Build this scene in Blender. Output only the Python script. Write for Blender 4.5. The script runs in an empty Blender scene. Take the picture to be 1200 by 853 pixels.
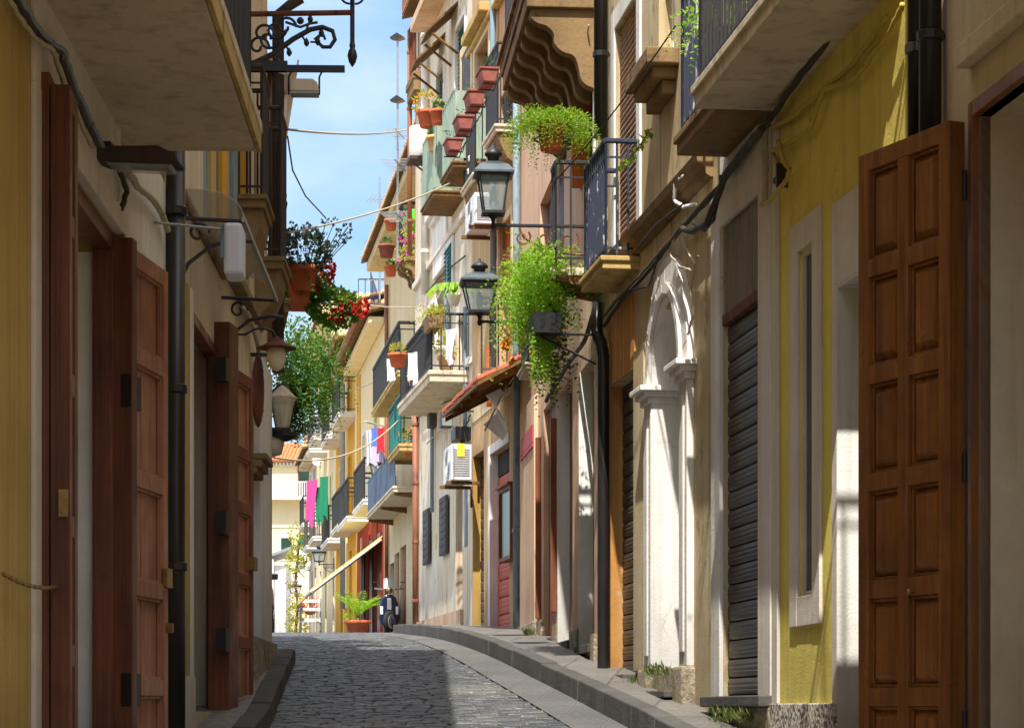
import bpy, math, random
import numpy as np
from mathutils import Vector
random.seed(7)
C = bpy.context.scene
COL = C.collection
R = math.radians
def srgb(r, g, b):
    def f(c):
        c /= 255.0
        return c / 12.92 if c <= .04045 else ((c + .055) / 1.055) ** 2.4
    return (f(r), f(g), f(b), 1.0)

# ------------------------------------------------------------------ camera
cam_d = bpy.data.cameras.new("camera")
cam = bpy.data.objects.new("camera", cam_d); COL.objects.link(cam)
cam.location = (0, 0, 0); cam.rotation_euler = (R(90), 0, 0)
cam_d.sensor_fit = 'HORIZONTAL'; cam_d.sensor_width = 36.0; cam_d.lens = 84.0
cam_d.shift_y = 403.5 / 1200.0
cam_d.clip_start = .1; cam_d.clip_end = 6000
C.camera = cam

# ------------------------------------------------------------------ sky and sun
SUN = Vector((.105, .74, -1.2)).normalized()
w = bpy.data.worlds.new("World"); C.world = w; w.use_nodes = True
nt = w.node_tree; nt.nodes.clear()
out = nt.nodes.new('ShaderNodeOutputWorld'); bg = nt.nodes.new('ShaderNodeBackground')
sky = nt.nodes.new('ShaderNodeTexSky'); sky.sky_type = 'NISHITA'; sky.sun_disc = False
sky.sun_elevation = math.asin(-SUN.z); sky.sun_rotation = math.atan2(-SUN.x, -SUN.y)
sky.altitude = 50; sky.air_density = 1.0; sky.dust_density = .4; sky.ozone_density = 2.0
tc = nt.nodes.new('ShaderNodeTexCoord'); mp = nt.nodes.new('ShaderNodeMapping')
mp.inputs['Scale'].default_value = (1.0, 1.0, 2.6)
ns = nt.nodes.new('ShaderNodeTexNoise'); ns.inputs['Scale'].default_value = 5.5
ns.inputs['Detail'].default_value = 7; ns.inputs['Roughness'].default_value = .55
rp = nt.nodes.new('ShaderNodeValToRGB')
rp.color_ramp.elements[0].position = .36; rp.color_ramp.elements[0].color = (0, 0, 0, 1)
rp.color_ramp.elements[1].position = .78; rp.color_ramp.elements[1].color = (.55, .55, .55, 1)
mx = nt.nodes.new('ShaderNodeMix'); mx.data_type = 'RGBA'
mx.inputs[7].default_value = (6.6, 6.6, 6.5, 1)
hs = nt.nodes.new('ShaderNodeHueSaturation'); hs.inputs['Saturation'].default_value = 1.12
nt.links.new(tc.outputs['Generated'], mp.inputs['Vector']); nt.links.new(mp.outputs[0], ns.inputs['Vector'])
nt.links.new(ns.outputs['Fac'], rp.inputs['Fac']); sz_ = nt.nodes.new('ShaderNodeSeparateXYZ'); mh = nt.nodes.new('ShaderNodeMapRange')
mh.inputs[1].default_value = .3; mh.inputs[2].default_value = .65; mh.inputs[3].default_value = 0; mh.inputs[4].default_value = .75  # white cloud cover overhead, out of view, added to fill the shade
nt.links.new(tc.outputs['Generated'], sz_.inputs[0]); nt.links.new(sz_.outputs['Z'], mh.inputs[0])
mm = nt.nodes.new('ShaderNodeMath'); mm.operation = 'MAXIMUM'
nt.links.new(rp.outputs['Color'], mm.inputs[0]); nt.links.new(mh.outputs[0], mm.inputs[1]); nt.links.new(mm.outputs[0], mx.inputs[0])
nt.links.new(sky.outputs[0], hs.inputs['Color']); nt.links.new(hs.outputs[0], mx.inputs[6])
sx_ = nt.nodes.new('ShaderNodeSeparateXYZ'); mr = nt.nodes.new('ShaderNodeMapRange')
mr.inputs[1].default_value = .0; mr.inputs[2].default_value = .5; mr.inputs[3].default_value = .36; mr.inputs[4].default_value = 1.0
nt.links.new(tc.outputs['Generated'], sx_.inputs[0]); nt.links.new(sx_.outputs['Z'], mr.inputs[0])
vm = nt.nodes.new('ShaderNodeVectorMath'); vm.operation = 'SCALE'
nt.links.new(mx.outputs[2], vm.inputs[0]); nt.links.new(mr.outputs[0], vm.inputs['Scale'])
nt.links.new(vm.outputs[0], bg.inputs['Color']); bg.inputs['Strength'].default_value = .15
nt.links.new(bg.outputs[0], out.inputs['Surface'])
sl = bpy.data.lights.new("sun", 'SUN'); sl.energy = 3.7; sl.angle = R(.5); sl.color = (1, .95, .86)
so = bpy.data.objects.new("sun", sl); COL.objects.link(so); so.location = (-20, -60, 80)
so.rotation_euler = SUN.to_track_quat('-Z', 'Y').to_euler()
C.view_settings.view_transform = 'Standard'; C.view_settings.look = 'None'
C.view_settings.exposure = 1.1; C.view_settings.gamma = 1.0; C.view_settings.use_curve_mapping = False

# ------------------------------------------------------------------ materials
def nodes(name):
    m = bpy.data.materials.new(name); m.use_nodes = True
    t = m.node_tree; b = t.nodes['Principled BSDF']
    return m, t, b
def mixc(t, fac, a, b):
    n = t.nodes.new('ShaderNodeMix'); n.data_type = 'RGBA'
    for s, v in ((0, fac), (6, a), (7, b)):
        if hasattr(v, 'is_linked') or hasattr(v, 'links'): t.links.new(v, n.inputs[s])
        else: n.inputs[s].default_value = v
    return n.outputs[2]
def noise(t, scale, detail=5, rough=.55, vec=None, mscale=None):
    tc = t.nodes.new('ShaderNodeTexCoord'); n = t.nodes.new('ShaderNodeTexNoise')
    n.inputs['Scale'].default_value = scale; n.inputs['Detail'].default_value = detail
    n.inputs['Roughness'].default_value = rough
    v = tc.outputs['Object']
    if mscale:
        m = t.nodes.new('ShaderNodeMapping'); m.inputs['Scale'].default_value = mscale
        t.links.new(v, m.inputs[0]); v = m.outputs[0]
    t.links.new(v, n.inputs['Vector'])
    return n.outputs['Fac']
def ramp(t, v, lo, hi, a=0.0, b=1.0):
    n = t.nodes.new('ShaderNodeMapRange'); n.inputs[1].default_value = lo; n.inputs[2].default_value = hi
    n.inputs[3].default_value = a; n.inputs[4].default_value = b; n.clamp = True
    t.links.new(v, n.inputs[0]); return n.outputs[0]
def bump(t, b, h, strength=.3, dist=.01):
    n = t.nodes.new('ShaderNodeBump'); n.inputs['Strength'].default_value = strength
    n.inputs['Distance'].default_value = dist
    t.links.new(h, n.inputs['Height']); t.links.new(n.outputs[0], b.inputs['Normal'])
def stucco(name, c, c2=None, streak=None, sa=.5, patch=None, pa=.62, rough=.9, bs=60, bst=.35, low=None, lowz=None):
    """plaster: two tones, rain streaks, peeled patches, fine grain"""
    m, t, b = nodes(name)
    c2 = c2 or tuple(x * .8 for x in c[:3]) + (1,)
    col = mixc(t, ramp(t, noise(t, 1.3, 6), .35, .68), c, c2)
    col = mixc(t, ramp(t, noise(t, 14, 4), .3, .8, 0, .35), col, tuple(x * .72 for x in c[:3]) + (1,))
    if streak:
        col = mixc(t, ramp(t, noise(t, 1, 5, .6, mscale=(7, 7, .35)), .5, .74, 0, sa), col, streak)
    if patch:
        col = mixc(t, ramp(t, noise(t, 2.1, 8, .62), pa, pa + .04, 0, .85), col, patch)
    if low is None:
        # splash dirt that climbs from the pavement (the street rises, so height is taken above the slope)
        ge = t.nodes.new('ShaderNodeNewGeometry'); sx = t.nodes.new('ShaderNodeSeparateXYZ'); t.links.new(ge.outputs['Position'], sx.inputs[0])
        def mth(op, a, b_, c_=None):
            n = t.nodes.new('ShaderNodeMath'); n.operation = op
            for i, v in enumerate((a, b_, c_)):
                if v is None: continue
                if hasattr(v, 'links'): t.links.new(v, n.inputs[i])
                else: n.inputs[i].default_value = v
            return n.outputs[0]
        gr = mth('MINIMUM', mth('MULTIPLY_ADD', sx.outputs['Y'], .0905, -1.62), mth('MULTIPLY_ADD', sx.outputs['Y'], .038, -.3))
        h = mth('SUBTRACT', sx.outputs['Z'], gr)
        hn = mth('MULTIPLY_ADD', noise(t, 4, 6, .65, mscale=(1, 1, .5)), -1.6, h)
        col = mixc(t, ramp(t, hn, -.75, .35, .62, 0), col, tuple(x * .35 for x in c[:3]) + (1,))
    # fine cracks and chips
    ck = t.nodes.new('ShaderNodeTexVoronoi'); ck.feature = 'DISTANCE_TO_EDGE'; ck.inputs['Scale'].default_value = 1.1
    tcc = t.nodes.new('ShaderNodeTexCoord'); wn = t.nodes.new('ShaderNodeTexNoise'); wn.inputs['Scale'].default_value = 3; wn.inputs['Detail'].default_value = 6
    vmm = t.nodes.new('ShaderNodeVectorMath'); vmm.operation = 'MULTIPLY_ADD'; vmm.inputs[1].default_value = (.5, .5, .5)
    t.links.new(tcc.outputs['Object'], wn.inputs['Vector']); t.links.new(wn.outputs['Color'], vmm.inputs[0]); t.links.new(tcc.outputs['Object'], vmm.inputs[2]); t.links.new(vmm.outputs[0], ck.inputs['Vector'])
    crk = mixc(t, ramp(t, noise(t, .9, 3), .58, .66, 0, 1), (0, 0, 0, 1), (1, 1, 1, 1))
    cf = t.nodes.new('ShaderNodeMath'); cf.operation = 'MULTIPLY'; t.links.new(ramp(t, ck.outputs['Distance'], .0, .009, .4, 0), cf.inputs[0]); t.links.new(crk, cf.inputs[1])
    col = mixc(t, cf.outputs[0], col, tuple(x * .3 for x in c[:3]) + (1,))
    t.links.new(col, b.inputs['Base Color']); b.inputs['Roughness'].default_value = rough
    b.inputs['Specular IOR Level'].default_value = .2
    hh = t.nodes.new('ShaderNodeMath'); hh.operation = 'MULTIPLY_ADD'; hh.inputs[1].default_value = 3.0
    t.links.new(noise(t, 2.6, 4), hh.inputs[0]); t.links.new(noise(t, bs, 4), hh.inputs[2])
    bump(t, b, hh.outputs[0], bst, .008)
    return m
def plain(name, c, rough=.5, metal=0, var=.25, scale=8, bst=.0, alpha=1, spec=.5):
    m, t, b = nodes(name)
    col = mixc(t, ramp(t, noise(t, scale, 5), .3, .7), c, tuple(x * (1 - var) for x in c[:3]) + (1,))
    t.links.new(col, b.inputs['Base Color'])
    b.inputs['Roughness'].default_value = rough; b.inputs['Metallic'].default_value = metal
    b.inputs['Specular IOR Level'].default_value = spec
    if alpha < 1: b.inputs['Alpha'].default_value = alpha
    if bst: bump(t, b, noise(t, scale * 6, 4), bst, .004)
    return m
def worn(name, c, c2, lo=.55, hi=.62, rough=.6, scale=9, msc=(1, 1, .25), metal=0):
    m, t, b = nodes(name)
    f = ramp(t, noise(t, scale, 7, .65, mscale=msc), lo, hi)
    t.links.new(mixc(t, f, c, c2), b.inputs['Base Color']); b.inputs['Roughness'].default_value = rough
    b.inputs['Metallic'].default_value = metal
    bump(t, b, noise(t, 30, 4), .2, .004)
    return m
def wood(name, c, c2, rough=.45, sc=18):
    m, t, b = nodes(name)
    f = noise(t, 1, 6, .6, mscale=(sc, sc, 1.1)); g = noise(t, 1, 3, .5, mscale=(sc * 5, sc * 5, 2))
    col = mixc(t, ramp(t, f, .3, .7), c, c2)
    col = mixc(t, ramp(t, g, .45, .75, 0, .35), col, tuple(x * .45 for x in c2[:3]) + (1,))
    bl = noise(t, 2.2, 6, .65)
    col = mixc(t, ramp(t, bl, .42, .7, 0, .55), col, tuple(x * .5 for x in c2[:3]) + (1,))
    col = mixc(t, ramp(t, noise(t, 1, 7, .7, mscale=(30, 30, 1.6)), .62, .72, 0, .5), col, tuple(min(1, x * 1.5 + .03) for x in c[:3]) + (1,))
    t.links.new(col, b.inputs['Base Color'])
    t.links.new(ramp(t, bl, .3, .7, rough - .1, rough + .2), b.inputs['Roughness'])
    b.inputs['Specular IOR Level'].default_value = .4
    bump(t, b, g, .25, .004)
    return m
def leafmat(name, c, c2):
    m, t, b = nodes(name)
    oi = noise(t, 9, 3)
    ge = t.nodes.new('ShaderNodeNewGeometry')
    lc = mixc(t, ramp(t, oi, .35, .65), c, c2)
    lc = mixc(t, ramp(t, ge.outputs['Random Per Island'], .3, .9, 0, .55), lc, tuple(x * .45 for x in c2[:3]) + (1,))
    lc = mixc(t, ramp(t, ge.outputs['Random Per Island'], .93, .96, 0, .8), lc, srgb(168, 150, 84))
    t.links.new(lc, b.inputs['Base Color'])
    b.inputs['Roughness'].default_value = .55
    tr = t.nodes.new('ShaderNodeBsdfTranslucent'); ms = t.nodes.new('ShaderNodeMixShader'); ms.inputs[0].default_value = .4
    tr.inputs['Color'].default_value = tuple(min(1, x * 1.8) for x in c[:3]) + (1,)
    o = t.nodes['Material Output']
    t.links.new(b.outputs[0], ms.inputs[1]); t.links.new(tr.outputs[0], ms.inputs[2]); t.links.new(ms.outputs[0], o.inputs['Surface'])
    return m
def paving(name, c, c2, mort, bw, bh, rot=0, bumpd=.012, rough=.55, off=.5):
    m, t, b = nodes(name)
    tc = t.nodes.new('ShaderNodeTexCoord'); mp = t.nodes.new('ShaderNodeMapping'); mp.inputs['Rotation'].default_value = (0, 0, rot)
    wob = t.nodes.new('ShaderNodeTexNoise'); wob.inputs['Scale'].default_value = 1.7; wob.inputs['Detail'].default_value = 3
    va = t.nodes.new('ShaderNodeVectorMath'); va.operation = 'MULTIPLY_ADD'; va.inputs[1].default_value = (.07, .07, 0)
    t.links.new(tc.outputs['Object'], wob.inputs['Vector']); t.links.new(wob.outputs['Color'], va.inputs[0])
    t.links.new(tc.outputs['Object'], va.inputs[2]); t.links.new(va.outputs[0], mp.inputs[0])
    br = t.nodes.new('ShaderNodeTexBrick'); br.inputs['Scale'].default_value = 1
    br.inputs['Brick Width'].default_value = bw; br.inputs['Row Height'].default_value = bh
    br.inputs['Mortar Size'].default_value = .012; br.inputs['Mortar Smooth'].default_value = .4; br.inputs['Bias'].default_value = 0
    br.offset = off
    br.inputs['Color1'].default_value = c; br.inputs['Color2'].default_value = c2; br.inputs['Mortar'].default_value = mort
    t.links.new(mp.outputs[0], br.inputs['Vector'])
    n1 = noise(t, 1.1, 5); n2 = noise(t, 22, 5)
    col = mixc(t, ramp(t, n1, .35, .7, 0, .45), br.outputs['Color'], tuple(x * 1.7 for x in c2[:3]) + (1,))
    col = mixc(t, ramp(t, n2, .45, .75, 0, .5), col, tuple(x * .5 for x in c[:3]) + (1,))
    t.links.new(col, b.inputs['Base Color'])
    t.links.new(ramp(t, n2, .3, .7, rough - .12, rough + .18), b.inputs['Roughness'])
    ma = t.nodes.new('ShaderNodeMath'); ma.operation = 'MULTIPLY_ADD'; ma.inputs[1].default_value = -1.0
    t.links.new(br.outputs['Fac'], ma.inputs[0]); t.links.new(n2, ma.inputs[2])
    bump(t, b, ma.outputs[0], .8, bumpd)
    return m
def speckle(name, c, c2, c3):
    m, t, b = nodes(name)
    vo = t.nodes.new('ShaderNodeTexVoronoi'); vo.inputs['Scale'].default_value = 55
    tc = t.nodes.new('ShaderNodeTexCoord'); t.links.new(tc.outputs['Object'], vo.inputs['Vector'])
    sp = t.nodes.new('ShaderNodeSeparateColor'); t.links.new(vo.outputs['Color'], sp.inputs[0])
    col = mixc(t, ramp(t, sp.outputs[0], .45, .5), c, c2)
    col = mixc(t, ramp(t, sp.outputs[1], .7, .72), col, c3)
    t.links.new(col, b.inputs['Base Color']); b.inputs['Roughness'].default_value = .7
    bump(t, b, sp.outputs[0], .4, .006)
    return m
def moss(name, c, c2, g):
    m, t, b = nodes(name)
    col = mixc(t, ramp(t, noise(t, 30, 6), .4, .6), c, c2)
    col = mixc(t, ramp(t, noise(t, 3.2, 6, .6), .5, .62, 0, .85), col, g)
    t.links.new(col, b.inputs['Base Color']); b.inputs['Roughness'].default_value = .95
    bump(t, b, noise(t, 26, 6, .7), 1.0, .03)
    return m

m_yel = stucco('yellow_plaster', srgb(240, 224, 124), srgb(228, 208, 106), srgb(170, 146, 90), .5, srgb(206, 192, 140), .66)
m_och = stucco('ochre_plaster', srgb(206, 178, 112), srgb(186, 156, 92), srgb(124, 104, 72), .5)
m_beige = stucco('beige_plaster', srgb(224, 210, 184), srgb(206, 188, 158), srgb(140, 120, 94), .5, srgb(190, 166, 132), .66)
m_cream = stucco('cream_plaster', srgb(224, 208, 172), srgb(206, 184, 140), srgb(150, 124, 84), .6, srgb(196, 164, 112))
m_weath = stucco('weathered_plaster', srgb(214, 198, 162), srgb(192, 166, 122), srgb(104, 86, 62), .7, srgb(164, 138, 102), .58)
m_white = stucco('white_plaster', srgb(240, 238, 234), srgb(226, 222, 216), srgb(160, 148, 130), .45)
m_wwht = stucco('stained_white_plaster', srgb(232, 224, 208), srgb(214, 196, 164), srgb(140, 112, 76), .8, srgb(190, 158, 104), .6)
m_trim = stucco('grey_trim_plaster', srgb(232, 224, 214), srgb(218, 208, 196), srgb(170, 156, 138), .35, bs=90)
m_pink = stucco('pink_plaster', srgb(226, 194, 164), srgb(210, 170, 138), srgb(146, 112, 84), .6, srgb(218, 204, 180), .64)
m_tan = stucco('tan_plaster', srgb(204, 172, 132), srgb(182, 146, 106), srgb(112, 86, 60), .6, srgb(212, 196, 166), .62)
m_oran = stucco('orange_plaster', srgb(208, 152, 86), srgb(192, 132, 70), srgb(226, 206, 170), .6, srgb(200, 180, 146), .6)
m_red = stucco('red_plaster', srgb(176, 72, 54), srgb(158, 60, 50), srgb(110, 50, 44), .4)
m_gold = stucco('golden_plaster', srgb(232, 176, 62), srgb(220, 160, 56), srgb(180, 130, 60), .3)
m_must = stucco('mustard_plaster', srgb(196, 158, 88), srgb(176, 136, 70), srgb(120, 96, 60), .5)
m_lcrm = stucco('pale_cream_plaster', srgb(242, 226, 186), srgb(236, 216, 170), srgb(210, 190, 150), .25)
m_slab = stucco('slab_concrete', srgb(222, 208, 184), srgb(206, 190, 164), srgb(110, 92, 66), .5, low=False)
m_slaby = stucco('stained_slab', srgb(206, 178, 116), srgb(180, 148, 92), srgb(92, 72, 46), .7, low=False)
m_stone = stucco('old_stone', srgb(150, 124, 88), srgb(122, 98, 66), srgb(70, 56, 40), .6, srgb(96, 80, 56), .58, bs=30, bst=.7, low=False)
m_rough = moss('rough_plinth', srgb(176, 162, 140), srgb(132, 120, 102), srgb(110, 106, 58))
m_terr = speckle('terrazzo', srgb(176, 168, 156), srgb(96, 90, 82), srgb(222, 214, 202))
m_road = paving('basalt_setts', srgb(76, 78, 82), srgb(98, 98, 98), srgb(132, 124, 108), .42, .16, R(10))
def stones(name, cols, rough=.5):
    m, t, b = nodes(name)
    ge = t.nodes.new('ShaderNodeNewGeometry'); rr = t.nodes.new('ShaderNodeValToRGB'); rr.color_ramp.interpolation = 'LINEAR'
    e = rr.color_ramp.elements; e[0].color = cols[0]; e[1].color = cols[-1]
    for i, c in enumerate(cols[1:-1]): n = e.new((i + 1) / (len(cols) - 1)); n.color = c
    t.links.new(ge.outputs['Random Per Island'], rr.inputs[0])
    n2 = noise(t, 26, 5); n1 = noise(t, .8, 5, .6)
    col = mixc(t, ramp(t, n2, .4, .75, 0, .5), rr.outputs[0], tuple(x * .45 for x in cols[0][:3]) + (1,))
    col = mixc(t, ramp(t, n1, .5, .68, 0, .45), col, srgb(116, 110, 100))
    t.links.new(col, b.inputs['Base Color']); t.links.new(ramp(t, n2, .3, .7, rough - .1, rough + .2), b.inputs['Roughness'])
    bump(t, b, n2, .6, .008)
    return m
m_sett = stones('basalt_sett_stones', [srgb(52, 55, 60), srgb(63, 66, 70), srgb(74, 76, 79), srgb(94, 93, 91)])
m_joint = stucco('joint_sand', srgb(112, 104, 88), srgb(84, 78, 68), low=False)
m_gut = paving('gutter_slabs', srgb(78, 78, 78), srgb(92, 90, 88), srgb(100, 94, 84), .9, .34, R(97))
m_pav = paving('pavement_slabs', srgb(92, 90, 87), srgb(108, 104, 98), srgb(72, 68, 62), 1.1, .5, R(97), .008)
m_kerb = stucco('kerb_stone', srgb(92, 90, 87), srgb(74, 72, 69), srgb(50, 49, 47), .5, bs=40, bst=.6, low=False)
m_earth = stucco('earth', srgb(150, 138, 118), srgb(130, 118, 98), low=False)
m_dwood = wood('dark_red_wood', srgb(130, 72, 46), srgb(84, 44, 28), .38)
m_lwood = wood('panel_wood', srgb(196, 138, 104), srgb(156, 100, 72))
m_bwood = wood('brown_wood', srgb(164, 104, 48), srgb(108, 62, 28), .32)
m_owood = wood('orange_wood', srgb(226, 122, 36), srgb(196, 96, 24), .5)
m_rwood = wood('russet_wood', srgb(150, 88, 56), srgb(112, 62, 38), .6)
m_purp = wood('plum_wood', srgb(84, 54, 64), srgb(60, 38, 46), .6)
m_teal = wood('teal_paint', srgb(38, 128, 124), srgb(26, 98, 98), .5)
m_gcoat = worn('greygreen_sheet', srgb(150, 168, 148), srgb(116, 136, 120), .45, .7, .6)
m_green = wood('green_paint', srgb(26, 122, 84), srgb(18, 96, 66), .5)
m_gshut = wood('grey_paint', srgb(88, 84, 84), srgb(70, 66, 68), .6)
m_pshut = wood('pink_shutter_paint', srgb(216, 184, 168), srgb(190, 156, 142), .6)
m_plank = wood('old_planks', srgb(140, 104, 54), srgb(96, 66, 32), .8)
m_brown = worn('brown_iron', srgb(66, 52, 46), srgb(48, 40, 38), .45, .6, .7)
m_weed = leafmat('weed_leaf', srgb(104, 116, 52), srgb(70, 84, 40))
m_iron = worn('black_iron', srgb(38, 38, 42), srgb(70, 62, 54), .6, .7, .5)
m_blue = worn('peeling_blue_iron', srgb(36, 44, 66), srgb(196, 192, 186), .57, .62, .6, 14)
m_rust = worn('rusty_iron', srgb(120, 66, 40), srgb(70, 40, 28), .45, .6, .8)
m_bpipe = plain('black_pipe', srgb(46, 42, 40), .35, 0, .3, 6)
m_wpipe = plain('white_pipe', srgb(226, 222, 212), .5, 0, .15, 6)
m_gpipe = worn('bluegrey_pipe', srgb(126, 146, 156), srgb(90, 92, 90), .55, .66)
m_brpipe = worn('brown_pipe', srgb(142, 86, 58), srgb(104, 60, 44))
m_steel = worn('shutter_steel', srgb(92, 86, 82), srgb(62, 56, 54), .4, .7, .45, 6, (.3, .3, 4), .5)
m_corr = worn('rusty_corrugated', srgb(146, 138, 128), srgb(118, 96, 78), .45, .7, .55, 5, (3, 3, .4), .3)
m_rshut = plain('red_shutter', srgb(186, 76, 54), .6, 0, .2)
m_gal = plain('galvanised', srgb(170, 172, 172), .45, .6, .2)
m_lgal = plain('lantern_grey', srgb(92, 102, 108), .45, .4, .3)
m_glass = plain('lamp_glass', srgb(176, 196, 200), .08, 0, .1, 3, 0, .38, .8)
m_pane = plain('window_glass', srgb(44, 70, 56), .22, 0, .5, 2, 0, 1, .4)
m_poly = plain('clear_sheet', srgb(206, 200, 186), .25, 0, .1, 3, 0, .4)
m_tile = plain('roof_clay', srgb(206, 126, 76), .85, 0, .35, 5, .3)
m_tile2 = plain('pale_roof_clay', srgb(222, 176, 118), .85, 0, .4, 5, .3)
m_tileb = plain('red_roof_clay', srgb(190, 92, 66), .8, 0, .3, 9, .3)
m_terra = plain('terracotta', srgb(206, 104, 62), .75, 0, .25, 7, .1)
m_terra2 = plain('dusty_terracotta', srgb(156, 88, 74), .8, 0, .5, 9, .15)
m_gplas = plain('green_plastic', srgb(92, 190, 40), .45, 0, .1)
m_wplas = plain('white_plastic', srgb(238, 238, 236), .4, 0, .06)
m_ac = plain('ac_casing', srgb(228, 230, 232), .45, 0, .06)
m_dark = plain('dark_interior', srgb(38, 34, 32), .9, 0, .3)
m_blk = plain('black_plastic', srgb(30, 30, 32), .45, 0, .2)
m_cable = plain('cable_sheath', srgb(62, 56, 48), .7, 0, .3, 20)
m_gcable = plain('pale_cable_sheath', srgb(188, 176, 150), .7, 0, .25, 20)
m_ycable = plain('painted_cable', srgb(206, 180, 80), .8, 0, .25, 20)
m_brass = plain('brass', srgb(176, 140, 84), .4, .7, .4, 30)
m_awn = plain('cream_awning', srgb(222, 198, 104), .85, 0, .1)
m_leaf = leafmat('fern_leaf', srgb(138, 168, 40), srgb(88, 130, 30))
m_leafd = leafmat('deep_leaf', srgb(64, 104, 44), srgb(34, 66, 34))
m_leafm = leafmat('geranium_leaf', srgb(92, 140, 50), srgb(54, 98, 36))
m_leafg = leafmat('grey_leaf', srgb(66, 84, 66), srgb(40, 54, 46))
m_leafy = leafmat('yellow_leaf', srgb(176, 172, 60), srgb(128, 142, 50))
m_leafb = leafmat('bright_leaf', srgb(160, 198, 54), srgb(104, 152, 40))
m_flr = plain('red_petal', srgb(216, 22, 30), .6, 0, .25, 30)
m_flo = plain('orange_petal', srgb(246, 160, 44), .6, 0, .25, 30)
m_flp = plain('magenta_petal', srgb(196, 60, 140), .6, 0, .25, 30)
m_stem = plain('stem', srgb(112, 92, 60), .8, 0, .3)
m_soil = plain('soil', srgb(70, 54, 42), 1, 0, .3)
m_clw = plain('white_cloth', srgb(232, 228, 232), .9, 0, .08)
m_clr = plain('red_cloth', srgb(198, 34, 48), .9, 0, .15)
m_clb = plain('blue_cloth', srgb(88, 116, 196), .9, 0, .15)
m_cll = plain('lilac_cloth', srgb(200, 178, 206), .9, 0, .15)
m_clk = plain('pink_cloth', srgb(212, 70, 146), .9, 0, .15)
m_clg = plain('green_cloth', srgb(26, 126, 90), .9, 0, .15)
m_navy = plain('navy_paint', srgb(24, 34, 62), .22, .1, .1)
m_bluep = plain('slate_blue_sheet', srgb(74, 92, 118), .5, 0, .2)
m_blkp = plain('black_paint', srgb(24, 24, 28), .25, .1, .2)
m_rub = plain('rubber', srgb(30, 30, 30), .8, 0, .2)
m_chr = plain('chrome', srgb(210, 212, 216), .2, .9, .1)
m_redl = plain('red_lens', srgb(180, 30, 24), .3)
m_sign = plain('red_sign_paint', srgb(196, 76, 84), .7, 0, .15)
m_paper = plain('paper', srgb(226, 226, 240), .8, 0, .05)
m_posb = plain('blue_poster', srgb(126, 142, 160), .8, 0, .4, 12)
m_yl = plain('yellow_label', srgb(236, 214, 60), .7, 0, .1)

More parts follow.
